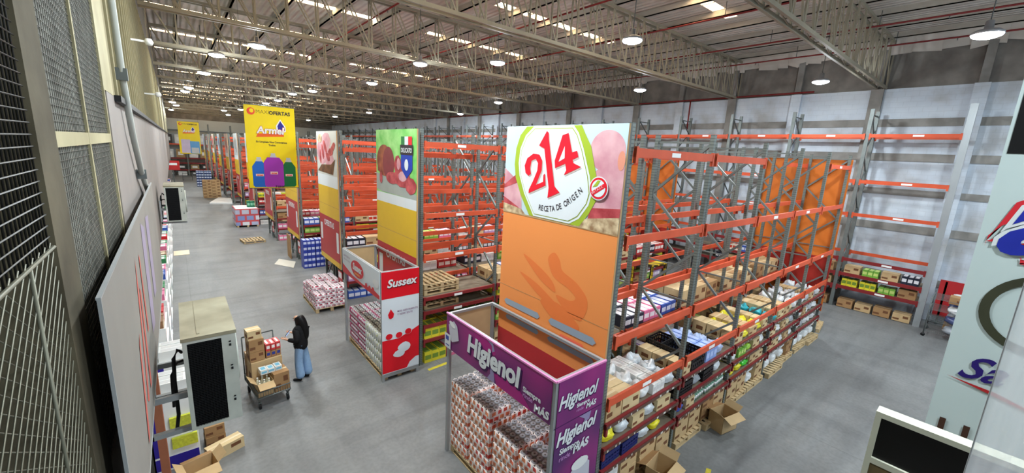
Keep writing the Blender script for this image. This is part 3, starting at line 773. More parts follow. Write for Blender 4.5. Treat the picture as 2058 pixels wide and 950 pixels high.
# ================================================================== END PANELS
P_ORANGE = mat('orange_panel_print', (238, 148, 82), .4, 0, .05, .6)
P_ORANGED = mat('deep_orange_print', (234, 126, 66), .4, 0, .03)
P_YEL = mat('yellow_panel_print', (222, 182, 44), .4, 0, .04)
P_RED = mat('red_panel_print', (180, 44, 48), .4, 0, .05)
P_WH = mat('white_panel_print', (222, 228, 232), .4, 0, .03)
P_SKY = mat('pale_blue_print', (196, 218, 224), .4, 0, .08, 1.0)
P_HAM = blend('ham_print', (196, 132, 146), (222, 176, 182), 2.5, .35, .65, .4)
P_HAMD = blend('dark_ham_print', (150, 44, 52), (206, 96, 100), 4, .35, .65, .4)
P_CRUMB = blend('wood_crumb_print', (150, 116, 84), (226, 206, 168), 7, .35, .65, .5)
P_GRN = mat('logo_green', (160, 182, 54), .4, 0, .03)
P_LRED = mat('logo_red', (224, 30, 48), .35, 0, .02)
P_DK = mat('dark_lettering', (44, 34, 44), .5, 0, 0)
P_LEAF = blend('meadow_green_print', (96, 190, 80), (168, 224, 140), 2, .35, .65, .4)
P_EDGE = mat('raw_panel_edge', (186, 150, 106), .7, 0, .1)
def end_panel(i, label, z0, z1):
    t = thing('rack_billboard', label, 'advertising panel', (rx(i), ry(i) + 2.52, 0), -PI / 2)
    f = MB(); f.box(0, 2.5, 0, .035, z0, z1); f.build('backing_board', P_EDGE, t)
    for xb in (0, 2.47): f = MB(); f.box(xb, xb + .03, .035, .075, z0, z1); f.build('mounting_batten', M_STEELD, t)
    return t
def shift(l, du=0, dv=0): return [(a + du, b_ + dv) for a, b_ in l]
two = [(0.567, 5.301), (0.535, 5.419), (0.592, 5.541), (0.734, 5.62), (0.879, 5.61), (0.952, 5.518), (0.953, 5.365), (0.867, 5.185), (0.838, 5.124), (1.003, 5.187), (0.999, 5.292), (1.032, 5.323), (1.064, 5.135), (0.672, 4.972), (0.673, 5.029), (0.772, 5.197), (0.851, 5.359), (0.857, 5.475), (0.799, 5.54), (0.7, 5.506), (0.675, 5.387), (0.704, 5.291), (0.647, 5.257)]
one = [(1.016, 5.975), (0.857, 5.751), (0.982, 5.707), (1.136, 5.103), (1.124, 4.943), (1.38, 5.056), (1.259, 5.143), (1.071, 5.856), (1.059, 5.947)]
four = [(1.475, 5.941), (1.355, 5.91), (1.228, 5.53), (1.247, 5.417), (1.453, 5.495), (1.483, 5.399), (1.441, 5.324), (1.767, 5.465), (1.612, 5.512), (1.595, 5.56), (1.701, 5.603), (1.668, 5.691), (1.572, 5.664)]
hole = [(1.421, 5.752), (1.315, 5.516), (1.435, 5.575)]
green = [(0.53, 6.05), (0.374, 5.912), (0.281, 5.691), (0.26, 5.425), (0.305, 5.201), (0.457, 4.925), (0.704, 4.605), (1.811, 4.602), (1.973, 4.81), (2.082, 5.015), (2.078, 5.269), (1.909, 5.761), (1.778, 5.943), (1.709, 6.05)]
white = [(0.708, 6.05), (0.514, 5.912), (0.393, 5.694), (0.365, 5.451), (0.404, 5.249), (0.55, 4.955), (0.81, 4.61), (1.616, 4.61), (1.799, 4.713), (1.959, 4.931), (1.997, 5.091), (1.935, 5.342), (1.779, 5.725), (1.664, 5.944), (1.559, 6.05)]
def side(l):
    top_ = [p for p in l if p[1] > 6.0]; bot = [p for p in l if p[1] < 4.65]; o_ = []
    for p in l: o_ += [p, p, p] if (p in top_ or p in bot) else [p]
    r_ = []
    for a, b_ in smooth(o_, 4):
        q_ = (a, min(6.055, max(4.6, b_)))
        if not r_ or abs(q_[0] - r_[-1][0]) + abs(q_[1] - r_[-1][1]) > .012: r_.append(q_)
    return r_

def scl(l, s, cx=1.18, cz=5.3): return [(cx + (a - cx) * s, min(6.05, max(4.61, cz + (b_ - cz) * s))) for a, b_ in l]
t = end_panel(0, 'tall orange end panel with large red numerals over ham photo, nearest rack', 1.62, 6.06)
flat('photo_print', [rect(0, 4.59, 2.5, 6.06)], P_SKY, t)
flat('photo_print', [ell(2.19, 5.7, .3, .28, 44), [(2.0, 4.8), (2.5, 4.9), (2.5, 5.5), (2.2, 5.55), (2.0, 5.4)], [(0, 4.75), (.5, 4.68), (.45, 5.1), (0, 5.35)]], P_HAM, t, 2)
flat('photo_print', [[(0, 4.85), (.42, 4.7), (.3, 4.62), (0, 4.72)], [(0, 5.0), (.35, 5.12), (.3, 5.25), (0, 5.06)], [(1.95, 4.72), (2.5, 4.82), (2.5, 4.95), (2.0, 4.9)]], P_HAMD, t, 3)
flat('photo_print', [[(0, 4.59), (.62, 4.59), (.5, 4.68), (0, 4.74)], [(1.7, 4.59), (2.5, 4.59), (2.5, 4.83), (1.95, 4.74), (1.8, 4.7)]], P_CRUMB, t, 3.5)
flat('photo_print', [ell(2.44, 5.58, .06, .13, 14)], mat('salmon_print', (226, 150, 126), .4, 0, .05), t, 3)
flat('logo_shield', [green], P_GRN, t, 4)
flat('logo_shield', [white], P_WH, t, 5)
flat('logo_outline', [scl(white, .955)], P_GRN, t, 6); flat('logo_shield', [scl(white, .94)], P_WH, t, 7)
for l in (two, one, four):
    flat('logo_shadow', [shift(l, .02, -.02)], mat('logo_shadow_beige', (196, 176, 168), .4, 0, 0), t, 8)
flat('logo_numeral', [two], P_LRED, t, 9); flat('logo_numeral', [one], P_LRED, t, 9); flat('logo_numeral', [four], P_LRED, t, 9); flat('logo_numeral', [hole], P_WH, t, 10)
s_ = 'RECETA DE ORIGEN'
adv = {'I': .5, ' ': .55, 'G': 1.1, 'O': 1.12, 'N': 1.08, 'D': 1.05}
tot = sum(adv.get(c_, .95) for c_ in s_); cum = 0.0
for ch in s_:
    u = cum / tot; cum += adv.get(ch, .95)
    px = .93 + .98 * u - .06 * u * u; pz = 4.735 - .10 * u + .50 * u ** 2.1
    sl = math.atan2(-.10 + 1.05 * u ** 1.1, .95)
    if ch != ' ': text('logo_lettering', ch, .125, P_DK, t, px, pz, 9, bold=.0005, ang=sl, sx=.8)
flat('seal', [ell(2.12, 5.19, .165, .165)], P_WH, t, 11); flat('seal', [ell(2.12, 5.19, .15, .15)], P_LRED, t, 12); flat('seal', [ell(2.12, 5.19, .12, .12)], P_WH, t, 13)
flat('seal', [[(2.0, 5.13), (2.22, 5.27), (2.25, 5.22), (2.03, 5.08)]], P_LRED, t, 14); text('seal_lettering', 'SIN T.A.C.C.', .042, P_WH, t, 2.02, 5.10, 15, ang=.55)
flat('seal', [[(2.02, 5.2), (2.1, 5.3), (2.15, 5.3), (2.1, 5.22)]], P_GRN, t, 14)
flat('panel_print', [rect(0, 2.36, 2.5, 4.59)], P_ORANGE, t); flat('panel_print', [rect(0, 1.62, 2.5, 2.36)], P_RED, t)
flat('panel_seam', [rect(0, 4.575, 2.5, 4.6)], P_EDGE, t, 3); flat('panel_seam', [rect(0, 3.22, 2.5, 3.228)], P_EDGE, t, 2)
flat('flame_motif', [smooth(q_) for q_ in [[(1.22, 3.98), (1.35, 4.1), (1.48, 4.0), (1.55, 3.85), (1.85, 3.74), (2.06, 3.58), (2.1, 3.42), (2.04, 3.24), (1.96, 3.17), (1.72, 3.2), (1.45, 3.42), (1.75, 3.42), (1.86, 3.5), (1.7, 3.6), (1.42, 3.68), (1.3, 3.78)],
     [(.62, 3.92), (1.05, 3.78), (1.35, 3.62), (1.42, 3.46), (1.1, 3.56), (.85, 3.72)], [(.55, 3.58), (.95, 3.5), (1.3, 3.36), (1.6, 3.2), (1.4, 3.18), (1.05, 3.3), (.78, 3.44)], [(1.1, 3.22), (1.5, 3.3), (1.95, 3.1), (1.9, 2.98), (1.5, 2.98)]]], P_ORANGED, t, 2)
P_GB = mat('grey_blue_print', (150, 164, 178), .4, 0, .03)
def pill(x0, x1, z, h): return [(x0, z), (x0 + h / 2, z - h / 2), (x1 - h / 2, z - h / 2), (x1, z), (x1 - h / 2, z + h / 2), (x0 + h / 2, z + h / 2)]
flat('text_bar', [pill(.16, 1.12, 2.93, .11), pill(1.33, 2.32, 2.95, .12), pill(.22, 1.12, 2.64, .09), pill(1.33, 2.32, 2.64, .09)], P_GB, t, 4)
flat('flame_motif', [pill(1.6, 2.1, 2.8, .05)], mat('pinkish_bar', (238, 110, 84), .4, 0, 0), t, 5)

def photo_art(t, kind):
    if kind == 'green':
        flat('photo_print', [rect(0, 4.38, 2.5, 6.06)], P_LEAF, t)
        flat('photo_print', [[(0, 4.45), (.4, 4.4), (2.5, 4.38), (2.5, 4.5), (1.9, 4.62), (.8, 4.8), (0, 4.9)]], mat('grey_table_print', (168, 176, 170), .4, 0, .1), t, 2)
        flat('photo_print', [ell(.55, 5.25, .5, .42, 24, jit=.02), rect(.1, 4.95, 1.05, 5.3)], blend('roast_ham_print', (120, 52, 40), (178, 98, 70), 3, .35, .65, .4), t, 3)
        flat('photo_print', [ell(.85, 5.2, .38, .42, 24)], mat('ham_cut_print', (140, 58, 66), .4, 0, .2, 4), t, 4)
        flat('photo_print', [ell(1.7, 4.85, .5, .22, 24, jit=.06), ell(1.45, 5.15, .22, .26, 18, jit=.08), ell(2.2, 4.7, .3, .2, 18, jit=.06), ell(1.1, 4.82, .4, .16, 16)], P_HAMD, t, 5)
        flat('photo_print', [ell(1.75, 4.9, .25, .13, 18, jit=.06), ell(1.5, 5.2, .1, .15, 14)], P_HAM, t, 6)
        flat('photo_print', [ell(.35, 4.78, .1, .16, 16)], P_HAMD, t, 6)
        flat('logo_badge', [[(1.66, 5.45), (2.3, 5.45), (2.3, 5.1), (1.98, 4.86), (1.66, 5.1)]], mat('badge_blue', (26, 60, 170), .4, 0, 0), t, 7)
        flat('logo_badge', [rect(1.62, 5.44, 2.34, 5.68)], P_DK, t, 8)
        flat('logo_badge', [rect(1.68, 5.68, 1.88, 5.88)], mat('flag_green', (20, 120, 60), .4, 0, 0), t, 8); flat('logo_badge', [rect(1.88, 5.68, 2.08, 5.88), ell(1.98, 5.2, .11, .14, 16)], P_WH, t, 9); flat('logo_badge', [rect(2.08, 5.68, 2.28, 5.88)], P_LRED, t, 8)
        text('logo_lettering', 'DELICATO', .15, P_WH, t, 1.98, 5.5, 10, bold=.003, sx=.85, align='CENTER')
    elif kind == 'meat':
        flat('photo_print', [rect(0, 4.5, 2.5, 6.06)], mat('pale_kitchen_print', (206, 206, 200), .4, 0, .12, 2), t)
        flat('photo_print', [ell(.75, 5.35, .7, .5, 26, jit=.08), ell(1.3, 5.7, .55, .3, 20, jit=.1), ell(1.6, 5.1, .5, .35, 20, jit=.1)], P_HAM, t, 2)
        flat('photo_print', [ell(.5 + .32 * k, 5.15 + .18 * (k % 3), .13, .28, 14, jit=.12, rot=.4 * k) for k in range(6)], P_HAMD, t, 3)
        flat('photo_print', [[(.1, 4.6), (2.0, 4.55), (2.3, 5.1), (1.8, 4.9), (.6, 4.85)]], blend('bread_print', (70, 40, 26), (126, 84, 52), 4, .35, .65, .5), t, 4)
        flat('photo_print', [ell(.5, 5.8, .28, .16, 14, jit=.1)], P_CRUMB, t, 4)
    else:
        c = {'grey': ((190, 196, 200), (150, 150, 150)), 'blue': ((196, 210, 224), (120, 130, 170)), 'red': ((214, 190, 190), (170, 90, 84))}[kind]
        flat('photo_print', [rect(0, 4.4, 2.5, 6.06)], mat(kind + '_photo_ground', c[0], .4, 0, .1, 2), t)
        flat('photo_print', [ell(1.2, 5.3, .7, .45, 20, jit=.1), ell(1.7, 4.85, .4, .25, 14, jit=.1)], mat(kind + '_photo_subject', c[1], .4, 0, .2, 3), t, 2)
kinds = ['', 'green', 'meat', 'blue', 'red', 'grey', 'grey', 'red', 'blue', 'meat', 'grey', 'blue']
plab = {1: 'yellow end panel with a ham on green and a small blue badge', 2: 'yellow and red end panel with a cured-meat photo, third rack row'}
for i in range(1, NR):
    t = end_panel(i, plab.get(i, 'yellow and red end panel of the %s beside the main aisle' % ROWNAME[i]), 1.2 if i > 1 else .95, 6.06)
    photo_art(t, kinds[i])
    zt = 4.38 if i == 1 else (4.5 if kinds[i] == 'meat' else 4.4)
    flat('panel_print', [rect(0, 4.12 if i == 1 else 4.08, 2.5, zt)], P_WH, t, 2)
    flat('panel_print', [rect(0, 2.95, 2.5, 4.12 if i == 1 else 4.08)], P_YEL, t, 2)
    flat('panel_print', [rect(0, 1.4, 2.5, 2.95)], P_RED, t, 2)
    flat('panel_print', [rect(0, 1.2 if i > 1 else .95, 2.5, 1.4)], P_YEL, t, 2)
    flat('panel_seam', [rect(0, 3.38, 2.5, 3.392)], P_EDGE, t, 3)
    text('panel_lettering', 'OFERTAS', .3, P_WH, t, 1.25, 2.58, 3, bold=.008, align='CENTER')
    flat('white_bracket_mark', [rect(.12, 1.95, .38, 2.6), rect(2.12, 1.75, 2.38, 2.5)], P_WH, t, 3)
    if i > 1:
        s2 = thing('hanging_price_sign', 'small red and white price sign hanging below the %s panel' % ROWNAME[i].replace('-panel rack', ''), 'sign', (rx(i) - .03, ry(i) + .25, 0), -PI / 2)
        f = MB(); f.box(0, .42, 0, .01, .55, 1.15); f.build('sign_card', P_RED, s2); flat('sign_print', [rect(.03, .9, .39, 1.12), rect(.2, .6, .39, .8)], P_WH, s2, 1)
        f = MB(); f.tube([(.21, .005, 1.15), (.21, .005, 1.6)], .004, 4); f.build('cord', P_DK, s2)

# row ends at the right cross aisle: orange and red sheets
for i in (0, 1, 2):
    xe = rx(i) + POST_X0 + 5 * BAY + .07
    t = thing('rack_screen', 'large orange and red sheet closing the far end of the %s' % ROWNAME[i], 'panel', (xe, ry(i) + 2.5, 0), -PI / 2)
    f = MB(); f.box(0, 2.48, 0, .03, 2.75, 5.95); f.build('orange_sheet', mat('orange_end_sheet', (206, 112, 42), .5, 0, .08, 1), t)
    f = MB(); f.box(0, 2.48, -.003, .03, 1.6, 2.75); f.build('red_sheet', mat('red_end_sheet', (158, 42, 34), .5, 0, .1, 1), t)
    f = MB(); f.box(0, 2.48, -.002, .03, .9, 1.6); f.build('lower_orange_sheet', mat('orange_end_sheet', (206, 112, 42)), t)

# row beside the camera (row zero): white panel with blue lettering
t = thing('rack_billboard', 'pale blue-white end panel with red-edged blue letter, right edge of view', 'advertising panel', (4.6, .06, 0), -PI / 2)
P_PALE = mat('pale_aqua_panel', (196, 212, 212), .4, 0, .02)
f = MB(); f.box(0, 2.5, 0, .035, 3.46, 7.4); f.build('backing_board', P_PALE, t)
flat('photo_print', [rect(.02, 5.78, 2.5, 7.4)], mat('black_photo_print', (26, 26, 28), .4, 0, 0), t, 1)
text('logo_lettering', 'a', .78, mat('logo_red_edge', (214, 48, 60), .4, 0, 0), t, .07, 5.09, 3, shear=.3, bold=.07)
text('logo_lettering', 'a', .78, P_WH, t, .07, 5.09, 4, shear=.3, bold=.04)
text('logo_lettering', 'a', .78, mat('logo_blue', (40, 52, 168), .4, 0, .3, 3), t, .07, 5.09, 5, shear=.3, bold=.015)
f = MB(); ring = []
cx, cz, r0, r1 = .39, 4.66, .235, .29
P1 = [(cx + r1 * math.cos(a * PI / 20), -.0075, cz + r1 * math.sin(a * PI / 20)) for a in range(5, 36)]; P2 = [(cx + r0 * math.cos(a * PI / 20), -.0075, cz + r0 * math.sin(a * PI / 20)) for a in range(5, 36)]
for k in range(len(P1) - 1): f.poly([P1[k], P1[k + 1], P2[k + 1], P2[k]])
f.build('dark_ring', mat('olive_dark_ring', (64, 66, 50), .5, 0, .2, 6), t)
text('script_lettering', 'Sa', .26, mat('script_navy', (44, 30, 110), .4, 0, 0), t, .08, 4.08, 3, shear=.5, bold=.004, ang=.05)
flat('swoosh', [[(.04, 4.06), (.3, 4.0), (.5, 3.95), (.5, 3.97), (.3, 4.03)]], P_RED, t, 3)
flat('hand_slot', [rect(.07, 3.56, .105, 3.7), rect(.2, 3.56, .235, 3.7)], mat('slot_shadow_brown', (70, 46, 34), .8, 0, .1), t, 3)
# support frame of that panel
f = MB(); f.box(.1, .2, .04, .12, 0, 7.4); f.box(2.3, 2.4, .04, .12, 0, 7.4); f.build('post', M_STEELD, t)
# black header board in front of it
t = thing('framed_display', 'black board in a cream frame at the lower right corner', 'display stand', (3.4, .23, 0), -PI / 2)
f = MB(); f.box(0, 2.6, 0, .06, 3.76, 4.05); f.build('black_board', mat('black_board', (14, 14, 16), .4, 0, .1), t)
M_CF = mat('cream_frame_paint', (206, 208, 190), .5, 0, .05)
f = MB(); f.box(-.03, 2.63, -.02, .08, 4.05, 4.085); f.box(-.03, 0.0, -.02, .08, 0, 4.05); f.box(0, 2.6, -.02, .08, 3.72, 3.76); f.box(2.6, 2.63, -.02, .08, 0, 4.05); f.build('frame', M_CF, t)
f = MB(); f.box(0, 2.6, .0, .04, 2.9, 3.7); f.build('lower_board', mat('wood_board', (150, 128, 92), .7, 0, .2, 3), t)
# milky plastic strip hanging near the camera
fl = bpy.data.materials.new('milky_plastic_film'); fl.use_nodes = True
nt = fl.node_tree; pb = nt.nodes['Principled BSDF']; pb.inputs['Base Color'].default_value = lin((226, 230, 234)); pb.inputs['Roughness'].default_value = .4
out = nt.nodes['Material Output']; tr = nt.nodes.new('ShaderNodeBsdfTransparent'); mx = nt.nodes.new('ShaderNodeMixShader'); tl = nt.nodes.new('ShaderNodeBsdfTranslucent'); tl.inputs[0].default_value = lin((236, 240, 244)); ms_ = nt.nodes.new('ShaderNodeMixShader'); ms_.inputs[0].default_value = .5; nt.links.new(pb.outputs[0], ms_.inputs[1]); nt.links.new(tl.outputs[0], ms_.inputs[2])
tc = nt.nodes.new('ShaderNodeTexCoord'); n = nt.nodes.new('ShaderNodeTexNoise'); n.inputs['Scale'].default_value = 9; mp = nt.nodes.new('ShaderNodeMapping'); mp.inputs['Scale'].default_value = (1, 3, .5)
nt.links.new(tc.outputs['Object'], mp.inputs[0]); nt.links.new(mp.outputs[0], n.inputs['Vector'])
mr = nt.nodes.new('ShaderNodeMapRange'); mr.inputs[1].default_value = .3; mr.inputs[2].default_value = .7; mr.inputs[3].default_value = .22; mr.inputs[4].default_value = .5
nt.links.new(n.outputs['Fac'], mr.inputs[0]); nt.links.new(mr.outputs[0], mx.inputs[0]); nt.links.new(tr.outputs[0], mx.inputs[1]); nt.links.new(ms_.outputs[0], mx.inputs[2]); nt.links.new(mx.outputs[0], out.inputs[0])
t = thing('plastic_strip', 'translucent milky plastic strip hanging close by at the right edge', 'plastic curtain', (1.2, -.056, 4.2))
f = MB(); NY = 5
for k in range(NY):
    y0, y1 = -k * .05, -(k + 1) * .05; a, c = .012 * math.sin(k * 1.1), .012 * math.sin((k + 1) * 1.1)
    f.add([(a, y0, 0), (c, y1, 0), (c, y1, 2.4), (a, y0, 2.4), (a + .002, y0, 0), (c + .002, y1, 0), (c + .002, y1, 2.4), (a + .002, y0, 2.4)], [(0, 1, 2, 3), (7, 6, 5, 4)])
f.build('film', fl, t)
f = MB(); f.tube([(.003, .0, 0), (.003, .0, 2.4)], .0015, 6); f.build('rolled_edge', mat('grey_film_edge', (170, 174, 178), .5, 0, .1), t)

# ================================================================== DISPLAY BOXES
def stand(label, x, y, dx, dy, ztop=2.79):
    t = thing('display_stand', label, 'display stand', (x, y, 0))
    for (a, c) in ((0, 0), (dx - .06, 0), (0, dy - .06), (dx - .06, dy - .06)):
        f = MB(); f.box(a, a + .06, c, c + .06, 0, ztop); f.build('post', M_GREYP, t)
    f = MB()
    for (z0, z1) in ((ztop - .045, ztop),):
        f.box(.06, dx - .06, 0, .05, z0, z1); f.box(.06, dx - .06, dy - .05, dy, z0, z1); f.box(0, .05, .06, dy - .06, z0, z1); f.box(dx - .05, dx, .06, dy - .06, z0, z1)
    f.build('top_rail', M_GREYP, t)
    f = MB(); f.box(.06, dx - .06, 0, .05, .1, .2); f.build('bottom_rail', M_GREYP, t)
    f = MB(); f.box(.07, dx - .07, dy - .035, dy - .02, ztop - .7, ztop - .05); f.build('back_board', M_CARD, t)
    return t
# purple stand
P_PUR = bpy.data.materials.new('purple_header_print'); P_PUR.use_nodes = True
nt = P_PUR.node_tree; b = nt.nodes['Principled BSDF']; b.inputs['Roughness'].default_value = .35
tc = nt.nodes.new('ShaderNodeTexCoord'); n = nt.nodes.new('ShaderNodeTexNoise'); n.inputs['Scale'].default_value = .9; n.inputs['Detail'].default_value = 1; nt.links.new(tc.outputs['Object'], n.inputs['Vector'])
cr = nt.nodes.new('ShaderNodeValToRGB'); nt.links.new(n.outputs['Fac'], cr.inputs[0]); cr.color_ramp.elements[0].position = .38; cr.color_ramp.elements[0].color = lin((82, 30, 98)); cr.color_ramp.elements[1].position = .7; cr.color_ramp.elements[1].color = lin((156, 32, 122))
nt.links.new(cr.outputs[0], b.inputs['Base Color'])
P_GREYROLL = mat('printed_roll_grey', (200, 200, 212), .4, 0, .05)
HX, HY, HDX, HDY = 3.5, 3.15, 1.0, 2.7
st = stand('purple lettered display stand with an open top, in front of orange panel', HX, HY, HDX, HDY)
hd = MB(); hd.box(0, HDY - .06, 0, .012, 2.14, 2.78); h_ = hd.build('header_board', P_PUR, st, (-.014, HDY, 0), -PI / 2)
f = MB(); f.box(-.01, HDY + .01, -.006, .02, 2.775, 2.8); f.build('pink_edge', mat('pink_edge_strip', (222, 140, 190), .4, 0, 0), h_)
P_SH = mat('lettering_shadow', (60, 14, 78), .5, 0, 0)
text('logo_lettering', 'Higienol', .43, P_SH, h_, .70, 2.335, 2, shear=.12, bold=.022, sx=.93)
text('logo_lettering', 'Higienol', .43, P_WH, h_, .67, 2.36, 3, shear=.12, bold=.018, sx=.93)
text('slogan_lettering', 'Siempre', .11, P_WH, h_, 2.1, 2.36, 3, bold=.004); text('slogan_lettering', 'rinde', .10, mat('lilac_print', (206, 150, 214), .4, 0, 0), h_, 2.1, 2.28, 3, bold=.001); text('slogan_lettering', 'MÁS', .15, P_WH, h_, 2.34, 2.19, 3, shear=.15, bold=.008, ang=.06)
flat('printed_roll', [[(.14, 2.35), (.2, 2.31), (.42, 2.42), (.36, 2.66), (.25, 2.72), (.08, 2.6)]], P_GREYROLL, h_, 3); flat('printed_roll', [ell(.2, 2.64, .1, .045, 18, rot=-.3)], M_WHITE, h_, 4)
flat('price_card', [rect(-.04, 2.15, .16, 2.42)], P_WH, h_, 5); flat('price_card', [rect(.0, 2.3, .1, 2.38), rect(.0, 2.2, .12, 2.22)], mat('blue_print', (60, 80, 170), .4, 0, 0), h_, 6)
flat('printed_swoosh', [[(1.25, 2.14), (1.45, 2.14), (1.42, 2.3), (1.3, 2.42), (1.33, 2.25)], [(1.2, 2.78), (1.36, 2.78), (1.42, 2.66), (1.36, 2.62), (1.34, 2.72)]], mat('grey_swoosh', (150, 140, 180), .4, 0, 0), h_, 1)
flat('printed_bloom', [ell(1.15, 2.68, .3, .09, 20, rot=-.2), [(1.5, 2.14), (2.3, 2.14), (2.0, 2.35), (1.6, 2.45), (1.42, 2.3)]], mat('magenta_bloom', (168, 34, 126), .4, 0, .1), h_, 1)
sp_ = MB(); sp_.box(.045, HDX, 0, .012, .2, 2.78); s_ = sp_.build('side_board', P_PUR, st, (0, -.014, 0))
f = MB(); f.box(0, HDX, -.006, .02, 2.775, 2.8); f.build('pink_edge', MATS['pink_edge_strip'], s_)
text('logo_lettering', 'Higienol', .27, P_SH, s_, .06, 2.34, 2, shear=.3, bold=.012, sx=.85, ang=.02); text('logo_lettering', 'Higienol', .27, P_WH, s_, .05, 2.36, 3, shear=.3, bold=.008, sx=.85, ang=.02)
text('slogan_lettering', 'Siempre', .08, P_WH, s_, .42, 2.27, 3, bold=.003); text('slogan_lettering', 'rinde', .07, MATS['lilac_print'], s_, .42, 2.2, 3); text('slogan_lettering', 'MÁS', .11, P_WH, s_, .62, 2.18, 3, bold=.005, shear=.15)
f = MB(); f.box(0, HDX, -.001, 0, 2.1, 2.112); f.build('board_seam', P_SH, s_)
text('logo_lettering', 'Higienol', .28, P_SH, s_, .07, 1.79, 2, shear=.3, bold=.014, sx=.85, ang=.05); text('logo_lettering', 'Higienol', .28, P_WH, s_, .06, 1.81, 3, shear=.3, bold=.01, sx=.85, ang=.05)
text('slogan_lettering', 'Siempre', .12, P_WH, s_, .14, 1.66, 3, bold=.004, shear=.1); text('slogan_lettering', 'rinde', .11, MATS['lilac_print'], s_, .14, 1.55, 3); text('slogan_lettering', 'MÁS', .17, P_WH, s_, .42, 1.55, 3, bold=.009, shear=.15, ang=.05)
flat('printed_roll', [[(.28, .9), (.42, .7), (.85, .85), (.82, 1.25), (.62, 1.42), (.42, 1.25)]], P_GREYROLL, s_, 3); flat('printed_roll', [ell(.6, 1.32, .18, .09, 18)], M_WHITE, s_, 4)
flat('printed_swoosh', [[(.5, 2.1), (.75, 2.1), (.72, 1.98), (.6, 1.95), (.62, 2.02)]], MATS['grey_swoosh'], s_, 2)
# red fascia inside the purple stand
o = MB(); o.box(0, .025, 0, 2.5, 0, .42); o = o.build('red_fascia_board', P_RED, None, (4.49 - .03, 3.2, 1.2)); tag(o, 'dark red fascia board behind the purple stand, below the orange panel', 'board')

# red and white stand
SX, SY, SDX, SDY = 3.42, 8.7, .95, 2.75
st = stand('red and white kitchen-roll display stand beside the yellow end panel', SX, SY, SDX, SDY)
P_SXR = mat('sussex_red_print', (214, 22, 38), .35, 0, .03); P_SXW = mat('stand_white_print', (214, 224, 232), .35, 0, .02)
hd = MB(); hd.box(0, SDY - .06, 0, .012, 2.1, 2.78); h_ = hd.build('header_board', P_SXW, st, (-.014, SDY, 0), -PI / 2)
flat('red_wave', [[(0, 2.1), (2.69, 2.1), (2.69, 2.2), (2.3, 2.24), (1.6, 2.17), (.8, 2.2), (0, 2.35)]], P_SXR, h_, 1)
flat('logo_badge', [ell(1.2, 2.46, .5, .24, 30)], P_WH, h_, 2); flat('logo_badge', [ell(1.2, 2.46, .47, .22, 30)], P_SXR, h_, 3)
text('logo_lettering', 'Sussex', .25, P_WH, h_, 1.2, 2.41, 5, shear=.2, bold=.012, sx=.95, align='CENTER'); flat('logo_badge', [rect(1.0, 2.3, 1.4, 2.35)], mat('gold_print', (232, 150, 60), .4, 0, 0), h_, 5)
text('small_lettering', 'papel higiénico', .09, mat('mauve_print', (150, 120, 150), .4, 0, 0), h_, .12, 2.6, 3); text('small_lettering', 'rollos de cocina', .08, MATS['mauve_print'], h_, .12, 2.5, 3)
flat('round_icon', [ell(1.85, 2.22, .08, .06, 16), ell(2.08, 2.22, .08, .06, 16), ell(2.3, 2.24, .08, .06, 16)], P_SXR, h_, 4); flat('printed_cloud', [ell(2.48, 2.45, .18, .1, 16, jit=.1)], P_WH, h_, 3)
sp_ = MB(); sp_.box(0, SDX, 0, .012, .2, 2.78); s_ = sp_.build('side_board', P_SXW, st, (0, -.014, 0))
flat('red_print', [rect(0, 2.12, SDX, 2.78)], P_SXR, s_, 1); text('logo_lettering', 'Sussex', .27, mat('shadow_crimson', (120, 8, 22), .4, 0, 0), s_, .14, 2.37, 2, shear=.25, bold=.012, ang=.03); text('logo_lettering', 'Sussex', .27, P_WH, s_, .13, 2.39, 3, shear=.25, bold=.008, ang=.03)
flat('drop_icon', [[(.22, 1.85), (.15, 1.72), (.17, 1.63), (.22, 1.6), (.28, 1.63), (.3, 1.72)]], P_SXR, s_, 2)
text('small_lettering', 'MÁS ABSORBENTE', .065, MATS['mauve_print'], s_, .38, 1.74, 2, bold=.001); text('small_lettering', 'Y RESISTENTE', .065, MATS['mauve_print'], s_, .38, 1.66, 2, bold=.001)
flat('red_print', [[(0, .22), (SDX, .22), (SDX, 1.28), (.7, 1.17), (.4, 1.06), (0, 1.08)]], P_SXR, s_, 1)
for k, (cx, cz) in enumerate(((.17, 1.17), (.42, 1.16), (.66, 1.2))): flat('round_icon', [ell(cx, cz, .1, .09, 18)], P_SXW, s_, 2 + k % 2); flat('round_icon', [ell(cx, cz - .01, .085, .075, 18)], P_SXR, s_, 4)
flat('white_swoosh', [[(.62, .22), (SDX, .22), (SDX, .46), (.86, .46), (.7, .36)]], P_SXW, s_, 2); flat('white_cloud', [ell(.55, .8, .16, .13, 14, jit=.08), ell(.42, .66, .15, .09, 14, jit=.08)], P_SXW, s_, 3)
# inner board
f = MB(); f.box(SDX - .04, SDX - .025, .06, SDY - .06, 0.2, 2.0); f.build('inner_board', mat('pale_inner_board', (176, 190, 190), .5, 0, .05), st)

